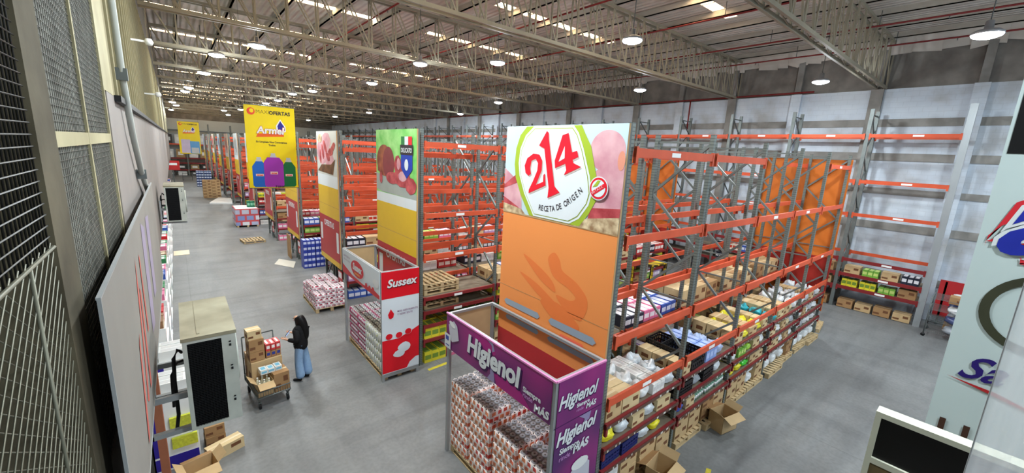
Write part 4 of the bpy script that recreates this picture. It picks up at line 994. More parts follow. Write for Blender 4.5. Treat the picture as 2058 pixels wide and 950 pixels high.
# ------------------------------------------------------------------ bales in the stands
PAT_HIG = pattern('tissue_wrap_orange', (238, 150, 96), (216, 60, 56), (238, 226, 222), .12, .1, .018)
PAT_SXP = pattern('kitchen_roll_wrap_pink', (222, 214, 220), (228, 222, 226), (176, 60, 104), 9.0, .12, .03)
PAT_SXY = pattern('kitchen_roll_wrap_yellow', (226, 228, 224), (200, 212, 96), (226, 230, 226), .07, .09, .025)
bale = rolls(.44, .56, .22, 'tissue', (140, 140, 146), PAT_HIG, 4, 5)
cols4 = [(5.52, 6, 'farthest'), (4.9, 6, 'second farthest'), (4.22, 5, 'second nearest'), (3.6, 5, 'nearest')]
pal = 0
for y in (5.2, 4.1):
    place(PALLET, (4.06, y - (.05 if y < 5 else 0), 0), PI / 2 if False else 0, 'wooden pallet under the tissue bales in the purple stand, %s one' % ('far' if y > 5 else 'near'), 'pallet') if False else None
pl2 = MB()
def slab_pallet(label, x0, x1, y0, y1):
    t = thing('wooden_pallet', label, 'pallet', ((x0 + x1) / 2, (y0 + y1) / 2, 0)); w, d = x1 - x0, y1 - y0
    f = MB(); n = max(5, int(d / .16))
    for q in range(n): y = -d / 2 + q * (d - .1) / (n - 1); f.box(-w / 2, w / 2, y, y + .1, .12, .14)
    f.build('deck_board', M_WOOD, t)
    f = MB()
    for x in (-w / 2, -.05, w / 2 - .1): f.box(x, x + .1, -d / 2, d / 2, .0, .02); f.box(x, x + .1, -d / 2, d / 2, .1, .12)
    f.build('stringer', M_WOOD, t)
    f = MB()
    for x in (-w / 2, -.05, w / 2 - .1):
        for y in (-d / 2, -.05, d / 2 - .1): f.box(x, x + .1, y, y + .1, .02, .1)
    f.build('block', M_WOOD, t)
    return t
slab_pallet('low wooden pallet under the tissue bales inside the purple stand', 3.58, 4.42, 3.24, 5.78)
slab_pallet('low wooden pallet under the kitchen roll bales inside the red stand', 3.49, 4.3, 8.78, 11.35)
for ci, (y, n, nm) in enumerate(cols4):
    for a in range(2 if ci < 3 else 2):
        for k in range(n - (1 if (a == 1 and ci % 2) else 0)):
            place(bale, (3.81 + a * .45, y + rnd.uniform(-.01, .01), .142 + k * .222), rnd.uniform(-.015, .015) + (PI if rnd.random() < .5 else 0),
                  'orange and white tissue bale in the %s stack, %s row, %s layer up' % (nm, 'front' if a == 0 else 'back', nth(k)), 'tissue bale', 'tissue bales in the purple stand')
bp_ = rolls(.4, .6, .23, 'pink_rolls', (196, 196, 200), PAT_SXP, 3, 5)
by_ = rolls(.4, .6, .235, 'yellow_rolls', (184, 186, 180), PAT_SXY, 3, 5)
for ci, (y, pr, n, nm) in enumerate(((11.03, bp_, 4, 'farthest'), (10.4, bp_, 4, 'second farthest'), (9.77, by_, 4, 'second nearest'), (9.14, by_, 4, 'nearest'))):
    for a in range(2):
        for k in range(n):
            place(pr, (3.71 + a * .41, y, .142 + k * (.232 if pr is bp_ else .237)), 0, '%s striped kitchen roll bale, %s stack, %s row, %s layer up' % ('pink' if pr is bp_ else 'yellow', nm, 'front' if a == 0 else 'back', nth(k)), 'kitchen roll bale', 'kitchen roll bales in the red stand')
# pink pile on a pallet
slab_pallet('wooden pallet under the pile of pink and white packs by main aisle', 3.22, 4.25, 13.9, 15.7)
PAT_PK = pattern('pink_pack_print', (226, 190, 204), (200, 60, 96), (236, 232, 236), .16, .09, .02)
pk = rolls(.33, .43, .17, 'pink_pack', (214, 196, 206), PAT_PK, 2, 3)
for k in range(4):
    for a in range(3):
        for c in range(4):
            if k == 3 and (a + c) % 3 == 0: continue
            place(pk, (3.4 + a * .335 + rnd.uniform(-.01, .01), 14.13 + c * .445, .142 + k * .172), 0, 'pink and white pack in the aisle pile, %s layer, %s row, %s across' % (nth(k), nth(c), nth(a)), 'product pack', 'pink packs piled on the aisle pallet')

# ================================================================== GOODS ON THE NEAR RACK
def fillbay(i, side, bay, z, lvl, items, ydepth, xpad=.1, gaps=True):
    """items: list of (proto, w, h, desc, cat) placed left to right; ydepth: list of y offsets from the shelf front"""
    x = rx(i) + POST_X0 + bay * BAY + xpad; xe = rx(i) + POST_X0 + (bay + 1) * BAY - xpad
    k = 0
    for (pr, w, d, desc, cat, rz) in items:
        if x + w > xe: break
        yb = (ry(i) + .06 + .015) if side == 'A' else (ry(i) + 1.4 + .03)
        for r_, off in enumerate(ydepth):
            yy = yb + off + d / 2 if side == 'A' else yb + off + d / 2
            place(pr, (x + w / 2, yy, z), rz + (rnd.uniform(-.05, .05) if cat != 'bag' else rnd.choice((0, PI)) + rnd.uniform(-.25, .25)), '%s, %s in %s line, %s, %s bay, %s' % (desc, nth(k), ['front', 'middle', 'back'][r_], lvl, nth(bay), ROWNAME[i]), cat, desc + ' on the ' + ROWNAME[i])
        x += w + rnd.uniform(.02, .05); k += 1

I_CART = lambda w=.42, h=.3, d=.32, t=0: (carton(w, d, h, t), w, d, 'brown carton', 'box', 0)
def I_bag(cname, c, w=.34, h=.24, d=.3, s=0): return (bag(w, d, h, cname, c, s), w, d, cname.replace('_', ' ') + ' bag', 'bag', 0)
def I_crate(cname, c, w=.5, h=.24, d=.36): return (crate(w, d, h, cname, c), w, d, cname + ' crate', 'crate', 0)
def I_bot(cname, c, cc, w=.45, h=.24, d=.28): return (bottles(w, d, h, cname, c, cc), w, d, cname + ' bottles', 'bottles', 0)
def I_col(cname, c, c2, w=.42, h=.2, d=.32): return (colbox(w, d, h, cname, c, c2), w, d, cname + ' pack', 'pack', 0)
WHT = (222, 226, 228); YEL = (232, 222, 40); BLU = (120, 150, 216); TEAL = (40, 176, 190); NAVY = (30, 40, 96)
top = 'top shelf'; mid = 'middle shelf'; low = 'low shelf'; flo = 'floor pallets'
zt_, zm_, zl_ = 1.585, 1.155, .745
fillbay(0, 'A', 0, zt_, top, [I_CART(.4, .34), I_CART(.46, .24, .32, 2), I_bag('white', WHT, .34, .26), I_col('white', (226, 228, 226), (200, 200, 200), .4, .2), I_bag('clear', (206, 214, 220), .36, .24)], (0, .34, .68))
fillbay(0, 'A', 1, zt_, top, [I_CART(.3, .22, .32, 2), I_crate('black', (28, 28, 30), .56, .32), I_col('pale blue', (140, 168, 226), (176, 196, 240), .5, .26), I_bag('blue_white', (176, 196, 232), .34, .26)], (0, .34, .68))
fillbay(0, 'A', 2, zt_, top, [I_CART(.4, .28, .32, 2), I_bag('yellow', YEL, .36, .2), I_CART(.42, .2, .32, 0), I_bag('bright yellow', YEL, .34, .22, .3, 4), I_CART(.32, .22, .32, 2)], (0, .34, .68))
fillbay(0, 'A', 3, zt_, top, [I_bag('teal', TEAL, .34, .2), I_CART(.44, .22, .32, 2), I_CART(.4, .26, .32, 0), I_bag('cream', (206, 192, 154), .36, .2), I_bag('white', WHT, .34, .26)], (0, .34, .68))
fillbay(0, 'A', 4, zt_, top, [I_bag('white', WHT, .34, .26), I_bag('silver', (190, 194, 200), .36, .24, .3, 5), I_CART(.36, .22, .32, 0), I_bag('grey', (150, 156, 164), .36, .2, .3, 7), I_bag('white', WHT, .34, .26)], (0, .34, .68))
fillbay(0, 'A', 0, zm_, mid, [I_bag('yellow', YEL, .36, .2), I_bag('clear', (206, 214, 220), .36, .24), I_CART(.36, .22, .32, 2), I_bag('clear', (206, 214, 220), .36, .24), I_CART(.42, .22, .32, 2)], (0, .36))
fillbay(0, 'A', 1, zm_, mid, [I_crate('black', (28, 28, 30), .5, .24), I_bag('grey', (150, 156, 164), .36, .2, .3, 7), I_crate('black', (28, 28, 30), .5, .24), I_bag('clear', (206, 214, 220), .36, .24), I_CART(.36, .22, .32, 2)], (0, .36))
fillbay(0, 'A', 2, zm_, mid, [I_bag('white', WHT, .34, .2, .3, 2), I_col('green', (120, 176, 70), (190, 210, 120), .42, .2), I_bag('lime', (150, 200, 60), .34, .18), I_CART(.42, .22, .32, 2), I_bag('white', WHT, .34, .2, .3, 2)], (0, .36))
fillbay(0, 'A', 3, zm_, mid, [I_CART(.42, .22, .32, 2), I_bag('white', WHT, .34, .2, .3, 2), I_CART(.36, .22, .32, 0), I_bag('cream', (206, 192, 154), .36, .2), I_bag('grey', (150, 156, 164), .36, .2, .3, 7)], (0, .36))
fillbay(0, 'A', 4, zm_, mid, [I_bag('white', WHT, .34, .2, .3, 2), I_CART(.3, .22, .32, 0), I_bag('white', WHT, .34, .2, .3, 2), I_bag('silver', (190, 194, 200), .36, .24, .3, 5), I_bag('white', WHT, .34, .2, .3, 2)], (0, .36))
fillbay(0, 'A', 0, zl_, low, [I_crate('navy', NAVY, .5, .22), I_crate('navy', NAVY, .5, .22), I_bag('clear', (206, 214, 220), .36, .24), I_bag('yellow', YEL, .36, .2), I_bag('lemon', (226, 232, 90), .36, .22, .3, 6)], (0, .38))
fillbay(0, 'A', 1, zl_, low, [I_bag('blue', (70, 100, 190), .3, .24), I_CART(.34, .2, .32, 2), I_bot('greenish', (110, 150, 130), (220, 220, 210)), I_bot('greenish', (110, 150, 130), (220, 220, 210)), I_bot('greenish', (110, 150, 130), (220, 220, 210))], (0, .32))
fillbay(0, 'A', 2, zl_, low, [I_bag('yellow', YEL, .36, .2), I_bag('yellow', YEL, .36, .2), I_bag('bright green', (60, 200, 50), .34, .18, .3, 8), I_CART(.36, .22, .32, 0), I_CART(.4, .2, .32, 2)], (0, .36))
fillbay(0, 'A', 3, zl_, low, [I_CART(.42, .22, .32, 0), I_CART(.36, .22, .32, 2), I_bag('white', WHT, .34, .2, .3, 2), I_CART(.42, .22, .32, 0), I_bag('white', WHT, .34, .2, .3, 2)], (0, .36))
fillbay(0, 'A', 4, zl_, low, [I_bag('white', WHT, .34, .26), I_bag('grey', (150, 156, 164), .36, .2, .3, 7), I_bag('white', WHT, .34, .26), I_bag('white', WHT, .34, .2, .3, 2), I_bag('white', WHT, .34, .26)], (0, .36))
for bay in range(5):
    for q in range(2):
        x = rx(0) + POST_X0 + bay * BAY + .63 + q * 1.11
        if not hasattr(PALLET, 'x_'): pass
        p_ = place(PALLET, (x, ry(0) + .5 - (.08 if (bay * 2 + q) % 3 == 0 else 0), 0), 0, 'wooden pallet on the floor under the orange-panel rack, %s from main aisle' % nth(bay * 2 + q), 'pallet')
        p_.scale = (.88, 1, 1)
        y0 = ry(0) + .5
        for a in range(2):
            its = [(carton(.48, .4, .26, 0), 'brown carton'), (carton(.48, .4, .26, 1), 'dark brown carton'), (colbox(.46, .38, .24, 'white', (226, 228, 226), (200, 200, 200)), 'white pack'), (bag(.46, .4, .3, 'white', WHT, 9), 'white bag')]
            pr, ds = its[[[2, 0], [0, 0], [0, 0], [1, 0], [0, 0], [3, 0], [3, 3], [3, 1], [3, 3], [3, 3]][bay * 2 + q][a]]
            for lv in range(2):
                for dd in range(2):
                    place(pr, (x - .26 + a * .52, ry(0) + .26 + dd * .44, .145 + lv * (.265 if 'carton' in ds or 'pack' in ds else .27)), rnd.uniform(-.03, .03),
                          '%s on the %s floor pallet of %s, %s %s %s' % (ds, nth(bay * 2 + q), ROWNAME[0], 'lower' if lv == 0 else 'upper', 'front' if dd == 0 else 'back', 'left' if a == 0 else 'right'), 'bag' if 'bag' in ds else 'box', 'goods on the floor pallets of the near rack')
# open box with a flap sticking out, and a tilted one
place(open_carton(.5, .34, .4), (6.15, 2.93, 0), .1, 'open brown box with a wide flap spread out on the floor by near rack', 'box')
dup(CACHE[('open', .5, .34, .4)], (8.7, 2.95, 0), -.2, 'open brown box on the floor by the second bay of near rack', 'box')
dup(PALLET, (17.35, 3.75, 0), .12, 'empty wooden pallet lying past the right end of the near rack', 'pallet')
dup(PALLET, (17.2, 4.95, 0), 1.5, 'wooden pallet standing empty behind the right end of the near rack', 'pallet')

# far side of the near rack and rows behind
PALS = [((196, 60, 60), (236, 230, 226), 'red'), ((60, 92, 176), (214, 220, 236), 'blue'), ((228, 218, 60), (120, 150, 60), 'yellow'), ((222, 224, 226), (190, 60, 90), 'white'),
        ((176, 150, 196), (236, 230, 240), 'lilac'), ((60, 140, 90), (220, 232, 220), 'green'), ((40, 44, 60), (220, 220, 226), 'dark'), ((226, 120, 160), (240, 236, 240), 'pink'), ((232, 226, 210), (196, 60, 40), 'cream')]
def P(k, w=.66, h=.26, d=.5):
    c, c2, nm = PALS[k % len(PALS)]; return (colbox(w, d, h, nm, c, c2), w, d, nm + ' pack', 'pack', 0)
for bay in range(5):
    fillbay(0, 'B', bay, 1.0 - .015, 'low shelf', [(carton(.62, .5, .5, 0), .62, .5, 'large carton', 'box', 0) if (bay + q) % 2 else P(3 + q, .62, .3) for q in range(3)], (0, .52))
    fillbay(0, 'B', bay, 2.05 - .015, 'high shelf', [(carton(.62, .5, .42, (bay + q) % 3), .62, .5, 'large carton', 'box', 0) for q in range(3)] if bay != 1 else [P(6), P(7), P(1)], (0, .52))
rr = random.Random(21)
for i in range(1, 7):
    mx_b = 5 if i < 3 else (4 if i == 3 else 2)
    for bay in range(mx_b):
        zs = [(0.0, 'floor'), (.685, 'low shelf'), (1.465, 'middle shelf'), (1.845, 'high shelf')] if i % 2 else [(0.0, 'floor'), (.685, 'low shelf'), (1.285, 'middle shelf'), (1.985, 'high shelf')]
        for zi, (z, nm) in enumerate(zs):
            if i == 1 and bay == 0 and zi in (2, 3): continue
            k0 = rr.randrange(9)
            kinds_ = [(P(k0 if rr.random() < .6 else rr.randrange(9), .66, .3 if zi != 2 or i % 2 == 0 else .26)) if rr.random() < .72 else ((carton(.62, .5, .3, rr.randrange(3)), .62, .5, 'brown carton', 'box', 0)) for q in range(3)]
            fillbay(i, 'A', bay, z if z else .002, nm, kinds_, (0,) if i > 1 else (0, .54))
        if i < 4:
            zb = 2.0 - .015 if i % 2 else 1.48 - .015
            fillbay(i, 'B', bay, zb, 'rear shelf', [P(rr.randrange(9)) for q in range(3)], (.45,))
# pallets stored in the green-ham rack
for k, (z, lab) in enumerate(((1.485 - .0, 'lowest'), (1.865, 'middle'), (2.01, 'topmost'))):
    dup(PALLET, (rx(1) + .12 + .72, ry(1) + .7, z - .015 if k < 2 else z), 0, 'bare wooden pallet lying in the green-ham-panel rack, %s of the three' % lab, 'pallet')
dup(PALLET, (rx(1) + .12 + 1.72 + .05, ry(1) + .7, 1.85), 0, 'bare wooden pallet on a shelf right of the stacked bare pallets', 'pallet') if False else None

# right wall goods
wz = [(.02, .5, 'floor'), (.94, .36, 'lower shelf'), (1.49, .36, 'upper shelf')]
cw = [P(8, .5, .3, .5), P(6, .5, .3, .5), P(2, .5, .3, .5), P(1, .5, .3, .5), P(5, .5, .26, .5), (carton(.5, .5, .34, 1), .5, .5, 'brown carton', 'box', 0), (carton(.5, .5, .3, 0), .5, .5, 'brown carton', 'box', 0)]
for bay in range(3):
    for (z, h, nm) in wz:
        for q in range(4):
            pr = cw[rr.randrange(len(cw))] if z > .1 else cw[5 + rr.randrange(2)]
            place(pr[0], (WRX + .32, 1.2 + bay * 2.6 + .42 + q * .58, z), PI / 2 * -1, '%s on the right wall rack %s, %s bay, %s from the near end' % (pr[3], nm, nth(bay), nth(q)), pr[4], 'goods on the right wall rack')
# stock carts, red board, white drum stack by the right wall
def wire_cart(label, loc, rz, w=1.0, d=.7, h=1.4, shelves=4, withgoods=True):
    t = thing('roll_cage', label, 'trolley', loc, rz)
    f = MB()
    for x in (-w / 2, w / 2):
        for y in (-d / 2, d / 2): f.tube([(x, y, .12), (x, y, h)], .018, 6)
    f.build('post', M_STEELD, t)
    for k in range(shelves):
        z = .2 + k * (h - .3) / (shelves - 1); f = MB()
        for q in range(9): x = -w / 2 + q * w / 8; f.bar((x, -d / 2, z), (x, d / 2, z), .012)
        f.bar((-w / 2, -d / 2, z), (w / 2, -d / 2, z), .025); f.bar((-w / 2, d / 2, z), (w / 2, d / 2, z), .025); f.build('wire_shelf', M_STEEL, t)
    for x in (-w / 2, w / 2):
        for y in (-d / 2, d / 2):
            f = MB(); f.tube([(-.02, 0, .06), (.02, 0, .06)], .06, 10); f.build('caster', M_BLACK, t, (x, y, 0))
    return t
wire_cart('grey wire roll cage full of bags beside the red board, right wall', (20.6, .2, 0), 0, 1.1, 1.4, 1.5)
for k in range(4):
    for q in range(2):
        pr = [bag(.44, .6, .26, 'grey', (150, 156, 164), 7), bag(.44, .6, .26, 'dark_blue', (60, 70, 110), 3), bag(.44, .6, .24, 'white', WHT, 2), carton(.44, .6, .24, 1)][(k + q * 3) % 4]
        place(pr, (20.32 + q * .5, .2, .225 + k * .3667), 0, 'bundle in the roll cage by the right wall, %s shelf up, %s side' % (nth(k), 'left' if q == 0 else 'right'), 'bundle', 'bundles in the roll cage')
t = thing('red_board', 'leaning dark red board behind the roll cage at the right wall', 'board', (22.1, -.4, 0)); f = MB(); f.box(0, .05, 0, 1.3, .35, 1.75); f.build('panel', P_RED, t); f = MB(); f.box(0, .08, .1, .16, 0, 1.7); f.box(0, .08, 1.1, 1.16, 0, 1.7); f.build('leg', M_STEELD, t)
t = thing('boxed_heater_stack', 'tall white printed carton column standing left of the right wall rack', 'carton', (20.6, 4.45, 0))
f = MB(); f.box(0, .35, 0, .35, 0, 1.5)
f.build('carton_column', M_WHITE, t)
f = MB()
for k in range(4): f.box(-.003, 0, .06, .29, .1 + k * .36, .36 + k * .36)
f.build('printed_panel', mat('grey_drawing_print', (186, 188, 186), .5, 0, .2, 20), t)
t = thing('boxed_heater_stack', 'small white carton with two grey prints resting above the carton column', 'carton', (20.6, 4.45, 1.51)); f = MB(); f.box(0, .34, 0, .36, 0, .42); f.build('carton', M_WHITE, t); f = MB(); f.box(-.003, 0, .05, .16, .1, .3); f.box(-.003, 0, .2, .31, .1, .3); f.build('printed_panel', MATS['grey_drawing_print'], t)

# forklift between the rows at the far right (orange, yellow-black striped mast)
t = thing('pallet_stacker', 'orange pallet stacker with yellow striped mast parked between rack rows', 'forklift', (12.6, 7.4, 0))
M_FO = mat('forklift_orange', (226, 92, 40), .4, 0, .05)
f = MB(); f.box(-.5, .5, -.4, .4, .15, .95); f.box(-.45, .1, -.36, .36, .95, 1.25); f.build('body', M_FO, t)
f = MB(); f.box(.52, .6, -.3, -.2, .05, 2.3); f.box(.52, .6, .2, .3, .05, 2.3); f.box(.52, .6, -.2, .2, 2.2, 2.3); f.box(.52, .6, -.2, .2, 1.2, 1.3); f.build('mast', M_BLACK, t)
f = MB(); f.box(.6, 1.6, -.3, -.18, .06, .12); f.box(.6, 1.6, .18, .3, .06, .12); f.build('fork', M_BLACK, t)
f = MB(); f.box(-.5, -.44, -.4, -.34, .95, 2.1); f.box(-.5, -.44, .34, .4, .95, 2.1); f.box(.3, .36, -.4, -.34, .95, 2.1); f.box(.3, .36, .34, .4, .95, 2.1); f.box(-.5, .36, -.4, .4, 2.1, 2.16); f.build('overhead_guard', pattern('hazard_stripes', (236, 206, 40), (20, 20, 20), (20, 20, 20), .12, .14, .01), t)
for x in (-.35, .4):
    for y in (-.42, .42):
        f = MB(); f.tube([(0, -.05, .16), (0, .05, .16)], .16, 14); f.build('wheel', M_BLACK, t, (x, y, 0))

# ================================================================== MAIN AISLE
# person
def skin(name, joints, bones, m, parent, sub=2, root=0):
    me = bpy.data.meshes.new(name); me.from_pydata([j[:3] for j in joints], bones, []); o = obj(name, me, None)
    mod = o.modifiers.new('skin', 'SKIN'); mod.use_smooth_shade = True
    for k, j in enumerate(joints):
        sv = me.skin_vertices[0].data[k]; r_ = j[3]; sv.radius = r_ if isinstance(r_, tuple) else (r_, r_); sv.use_root = (k == root)
    s = o.modifiers.new('sub', 'SUBSURF'); s.levels = sub; s.render_levels = sub
    dg = bpy.context.evaluated_depsgraph_get(); me2 = bpy.data.meshes.new_from_object(o.evaluated_get(dg)); bpy.data.objects.remove(o)
    me2.name = name; me2.materials.clear(); me2.materials.append(m)
    for p in me2.polygons: p.use_smooth = True
    return obj(name, me2, parent)
pr = thing('person', 'person with long black hair, black jacket and pale blue jeans holding phone', 'person', (1.93, 9.95, 0), math.radians(-38))
M_SK = mat('skin', (206, 160, 132), .5, 0, .05)
# facing local -x ; left side = -y
body = [(0, 0, .93, (.08, .1)), (-.01, 0, 1.12, (.08, .1)), (-.01, 0, 1.3, (.1, .15)), (-.02, 0, 1.41, .05), (-.04, 0, 1.49, .05), (-.055, 0, 1.56, (.085, .07)), (-.05, 0, 1.63, .06),
        (0, -.09, .86, .085), (-.02, -.1, .48, .055), (.02, -.1, .09, .035), (-.1, -.11, .03, .028),
        (0, .09, .86, .085), (.06, .1, .48, .055), (.1, .1, .09, .035), (-.02, .11, .03, .028),
        (0, -.17, 1.34, .05), (.05, -.21, 1.1, .04), (-.2, -.17, 1.08, .028), (-.26, -.155, 1.1, .026),
        (0, .17, 1.34, .05), (.03, .21, 1.1, .04), (-.2, .14, 1.12, .028), (-.26, .1, 1.15, .026), (-.125, 0, 1.545, .014)]
bones = [(0, 1), (1, 2), (2, 3), (3, 4), (4, 5), (5, 6), (0, 7), (7, 8), (8, 9), (9, 10), (0, 11), (11, 12), (12, 13), (13, 14), (2, 15), (15, 16), (16, 17), (17, 18), (2, 19), (19, 20), (20, 21), (21, 22), (5, 23)]
for (hx, hy, hz, s) in ((-.26, -.155, 1.1, 1), (-.26, .1, 1.15, -1)):
    w = 18 if s == 1 else 22
    for q in range(4):
        b0 = len(body); oy = (-.03 + .02 * q); L = [.06, .07, .066, .05][q]
        body += [(hx - .05, hy + oy * .9, hz, .009), (hx - .05 - L * .6, hy + oy, hz + .012, .008), (hx - .05 - L * .8, hy + oy, hz + .035, .007)]
        bones += [(w, b0), (b0, b0 + 1), (b0 + 1, b0 + 2)]
    b0 = len(body); body += [(hx - .02, hy + .04 * s, hz + .01, .01), (hx - .055, hy + .05 * s, hz + .03, .008)]; bones += [(w, b0), (b0, b0 + 1)]
bd = skin('body', body, bones, M_SK, pr)
M_JK = mat('black_jacket_cloth', (20, 20, 23), .8, 0, .15, 12, bump=.4, bscale=14)
skin('jacket', [(0, 0, .74, (.16, .17)), (-.0, 0, .96, (.175, .185)), (0, 0, 1.2, (.14, .165)), (-.01, 0, 1.34, (.12, .17)), (-.02, 0, 1.42, .07),
     (0, -.18, 1.35, .075), (.06, -.24, 1.1, .075), (-.15, -.18, 1.08, .05), (-.2, -.165, 1.085, .042), (0, .18, 1.35, .075), (.05, .24, 1.1, .072), (-.15, .16, 1.11, .05), (-.2, .13, 1.125, .042)],
     [(0, 1), (1, 2), (2, 3), (3, 4), (3, 5), (5, 6), (6, 7), (7, 8), (3, 9), (9, 10), (10, 11), (11, 12)], M_JK, bd)
M_JN = mat('pale_blue_denim', (138, 170, 206), .8, 0, .12, 10, bump=.3, bscale=20)
skin('jeans', [(0, 0, 1.0, (.1, .12)), (0, -.08, .8, (.11, .1)), (-.02, -.1, .48, .095), (.0, -.1, .22, .105), (.01, -.1, .06, .115), (0, .08, .8, (.11, .1)), (.06, .1, .48, .095), (.09, .1, .22, .105), (.09, .1, .06, .115)],
     [(0, 1), (1, 2), (2, 3), (3, 4), (0, 5), (5, 6), (6, 7), (7, 8)], M_JN, bd)
for nm, (sx, sy) in (('shoe', (-.02, -.1)), ('shoe', (.06, .1))):
    skin(nm, [(sx + .06, sy, .045, (.045, .045)), (sx - .04, sy - .01, .04, (.045, .04)), (sx - .15, sy - .02, .032, (.035, .03))], [(0, 1), (1, 2)], M_BLACK, bd, 2)
M_HR = mat('black_hair', (14, 12, 13), .45, 0, .2, 20)
skin('hair', [(-.03, 0, 1.625, (.075, .095)), (.0, 0, 1.57, (.115, .12)), (.035, 0, 1.47, (.11, .14)), (.06, 0, 1.32, (.09, .16)), (.085, 0, 1.15, (.07, .14)), (.1, 0, 1.0, (.04, .09))], [(0, 1), (1, 2), (2, 3), (3, 4), (4, 5)], M_HR, bd)
for s in (-1, 1):
    f = MB(); f.lathe([(.001, -.008), (.008, 0), (.001, .008)], 8); f.build('eye', M_BLACK, bd, (-.125, .03 * s, 1.565))
f = MB(); f.box(-.004, .004, -.03, .03, -.002, .006); f.build('mouth', mat('lips', (170, 90, 90), .5, 0, 0), bd, (-.118, 0, 1.505))
t = thing('mobile_phone', 'mobile phone with a lit blue-white screen held by the person', 'phone', (1.93 - .355 * math.cos(math.radians(38)) + .0, 9.95 + .355 * math.sin(math.radians(38)) - .12, 1.15), math.radians(-38))
f = MB(); f.box(-.006, .006, -.04, .04, 0, .15); o = f.build('case', M_BLACK, t); o.rotation_euler = (0, .6, 0)
f = MB(); f.box(.006, .008, -.036, .036, .006, .144); o = f.build('screen', mat('lit_phone_screen', (150, 180, 235), .3, 0, .2, 20, emit=.8), t); o.rotation_euler = (0, .6, 0)

# shopping trolley
CX, CY = 1.16, 9.64
def shopping_cart(label, loc, rz):
    t = thing('platform_trolley', label, 'trolley', loc, rz)
    w, d = .62, 1.0
    f = MB()
    for z in (.28, .42):
        pts = [(-w / 2, -d / 2, z), (w / 2, -d / 2, z), (w / 2, d / 2, z), (-w / 2, d / 2, z)]
        for k in range(4): f.tube([pts[k], pts[(k + 1) % 4]], .012, 6)
    for q in range(14):
        x = -w / 2 + q * w / 13; f.tube([(x, -d / 2, .28), (x, -d / 2, .42)], .004, 4); f.tube([(x, d / 2, .28), (x, d / 2, .42)], .004, 4); f.tube([(x, -d / 2, .28), (x, d / 2, .28)], .004, 4)
    for q in range(22):
        y = -d / 2 + q * d / 21; f.tube([(-w / 2, y, .28), (-w / 2, y, .42)], .004, 4); f.tube([(w / 2, y, .28), (w / 2, y, .42)], .004, 4)
        f.tube([(-w / 2, y, .28), (w / 2, y, .28)], .004, 4)
    f.build('wire_basket', M_STEEL, t)
    f = MB()
    for x in (-w / 2, w / 2): f.tube([(x, d / 2, .28), (x, d / 2 + .02, 1.3)], .014, 6); f.tube([(x, -d / 2, .28), (x * .8, -d / 2 + .1, .12)], .014, 6)
    f.tube([(-w / 2, d / 2 + .02, 1.3), (w / 2, d / 2 + .02, 1.3)], .016, 6); f.tube([(-w / 2, d / 2, .8), (w / 2, d / 2, .8)], .01, 6)
    f.build('handle_frame', M_STEELD, t)
    f = MB()
    for x in (-w / 2 + .04, w / 2 - .04): f.tube([(x, -d / 2 + .05, .16), (x, d / 2 - .05, .16)], .012, 6); f.tube([(x, -d / 2 + .05, .16), (x, -d / 2 + .05, .28)], .012, 6); f.tube([(x, d / 2 - .05, .16), (x, d / 2 - .05, .28)], .012, 6)
    f.build('chassis', M_STEEL, t)
    for x in (-w / 2 + .04, w / 2 - .04):
        for y in (-d / 2 + .08, d / 2 - .08):
            f = MB(); f.tube([(-.018, 0, .065), (.018, 0, .065)], .065, 14); c_ = f.build('caster', M_BLACK, t, (x, y, 0)); f = MB(); f.box(-.025, .025, -.015, .015, .06, .16); f.build('caster_fork', M_STEEL, c_)
    return t
shopping_cart('wire trolley loaded high with brown boxes beside the person', (CX, CY, 0), .12)
bxs = [((-.15, -.3), .3, .36, .3, .3, 0, 'brown box with pale bottles inside at the front of trolley', 'o'), ((.16, -.3), .3, .36, .42, .3, 1, 'plain brown open-topped box at front right of the trolley', 'c'),
       ((0, .08), .6, .34, .62, .3, 0, 'wide brown box across the middle of the trolley', 'c'), ((0, .36), .6, .2, .7, .3, 1, 'wide flat brown box at the handle end of trolley', 'c')]
for (dx, dy), w, d, h, z, tn, lb, ty in bxs:
    a = .12; x = CX + dx * math.cos(a) - dy * math.sin(a); y = CY + dx * math.sin(a) + dy * math.cos(a)
    if ty == 'c': place(carton(w, d, h, tn), (x, y, z - .01), a, lb, 'box')
    else:
        place(open_carton(w, d - .02, h), (x, y, z - .01), a, lb, 'box'); o = bottles(w - .03, d - .06, h + .03, 'pale cream', (226, 220, 190), (240, 240, 236)); place(o, (x, y, z), a, 'pack of pale cream bottles inside the front trolley box', 'bottles')
PRT = [((-.16, .1), .28, .3, .22, .92, 'printed brown box on the trolley, lower of left pile', 1), ((-.16, .1), .28, .3, .27, 1.145, 'printed brown box on the trolley, upper of left pile', 1), ((-.18, .1), .26, .26, .2, 1.42, 'small yellowish box topping the left pile on the trolley', 2)]
for (dx, dy), w, d, h, z, lb, tn in PRT: place(carton(w, d, h, tn), (CX + dx - dy * .12, CY + dy + dx * .12, z), .12, lb, 'box')
o = colbox(.3, .28, .15, 'brown blue banded', (164, 120, 84), (40, 60, 140)); place(o, (CX + .14, CY + .12, .925), .12, 'blue-banded brown box on the trolley under the red one', 'box')
o = colbox(.3, .28, .16, 'red', (206, 50, 56), (230, 200, 190)); place(o, (CX + .14, CY + .12, 1.08), .12, 'red printed box topping the right pile on the trolley', 'box')
o = colbox(.42, .2, .1, 'white cyan', (226, 228, 226), (120, 190, 220)); place(o, (CX + .04, CY - .24, .715), .12, 'white and cyan pack lying on the front trolley boxes', 'pack')

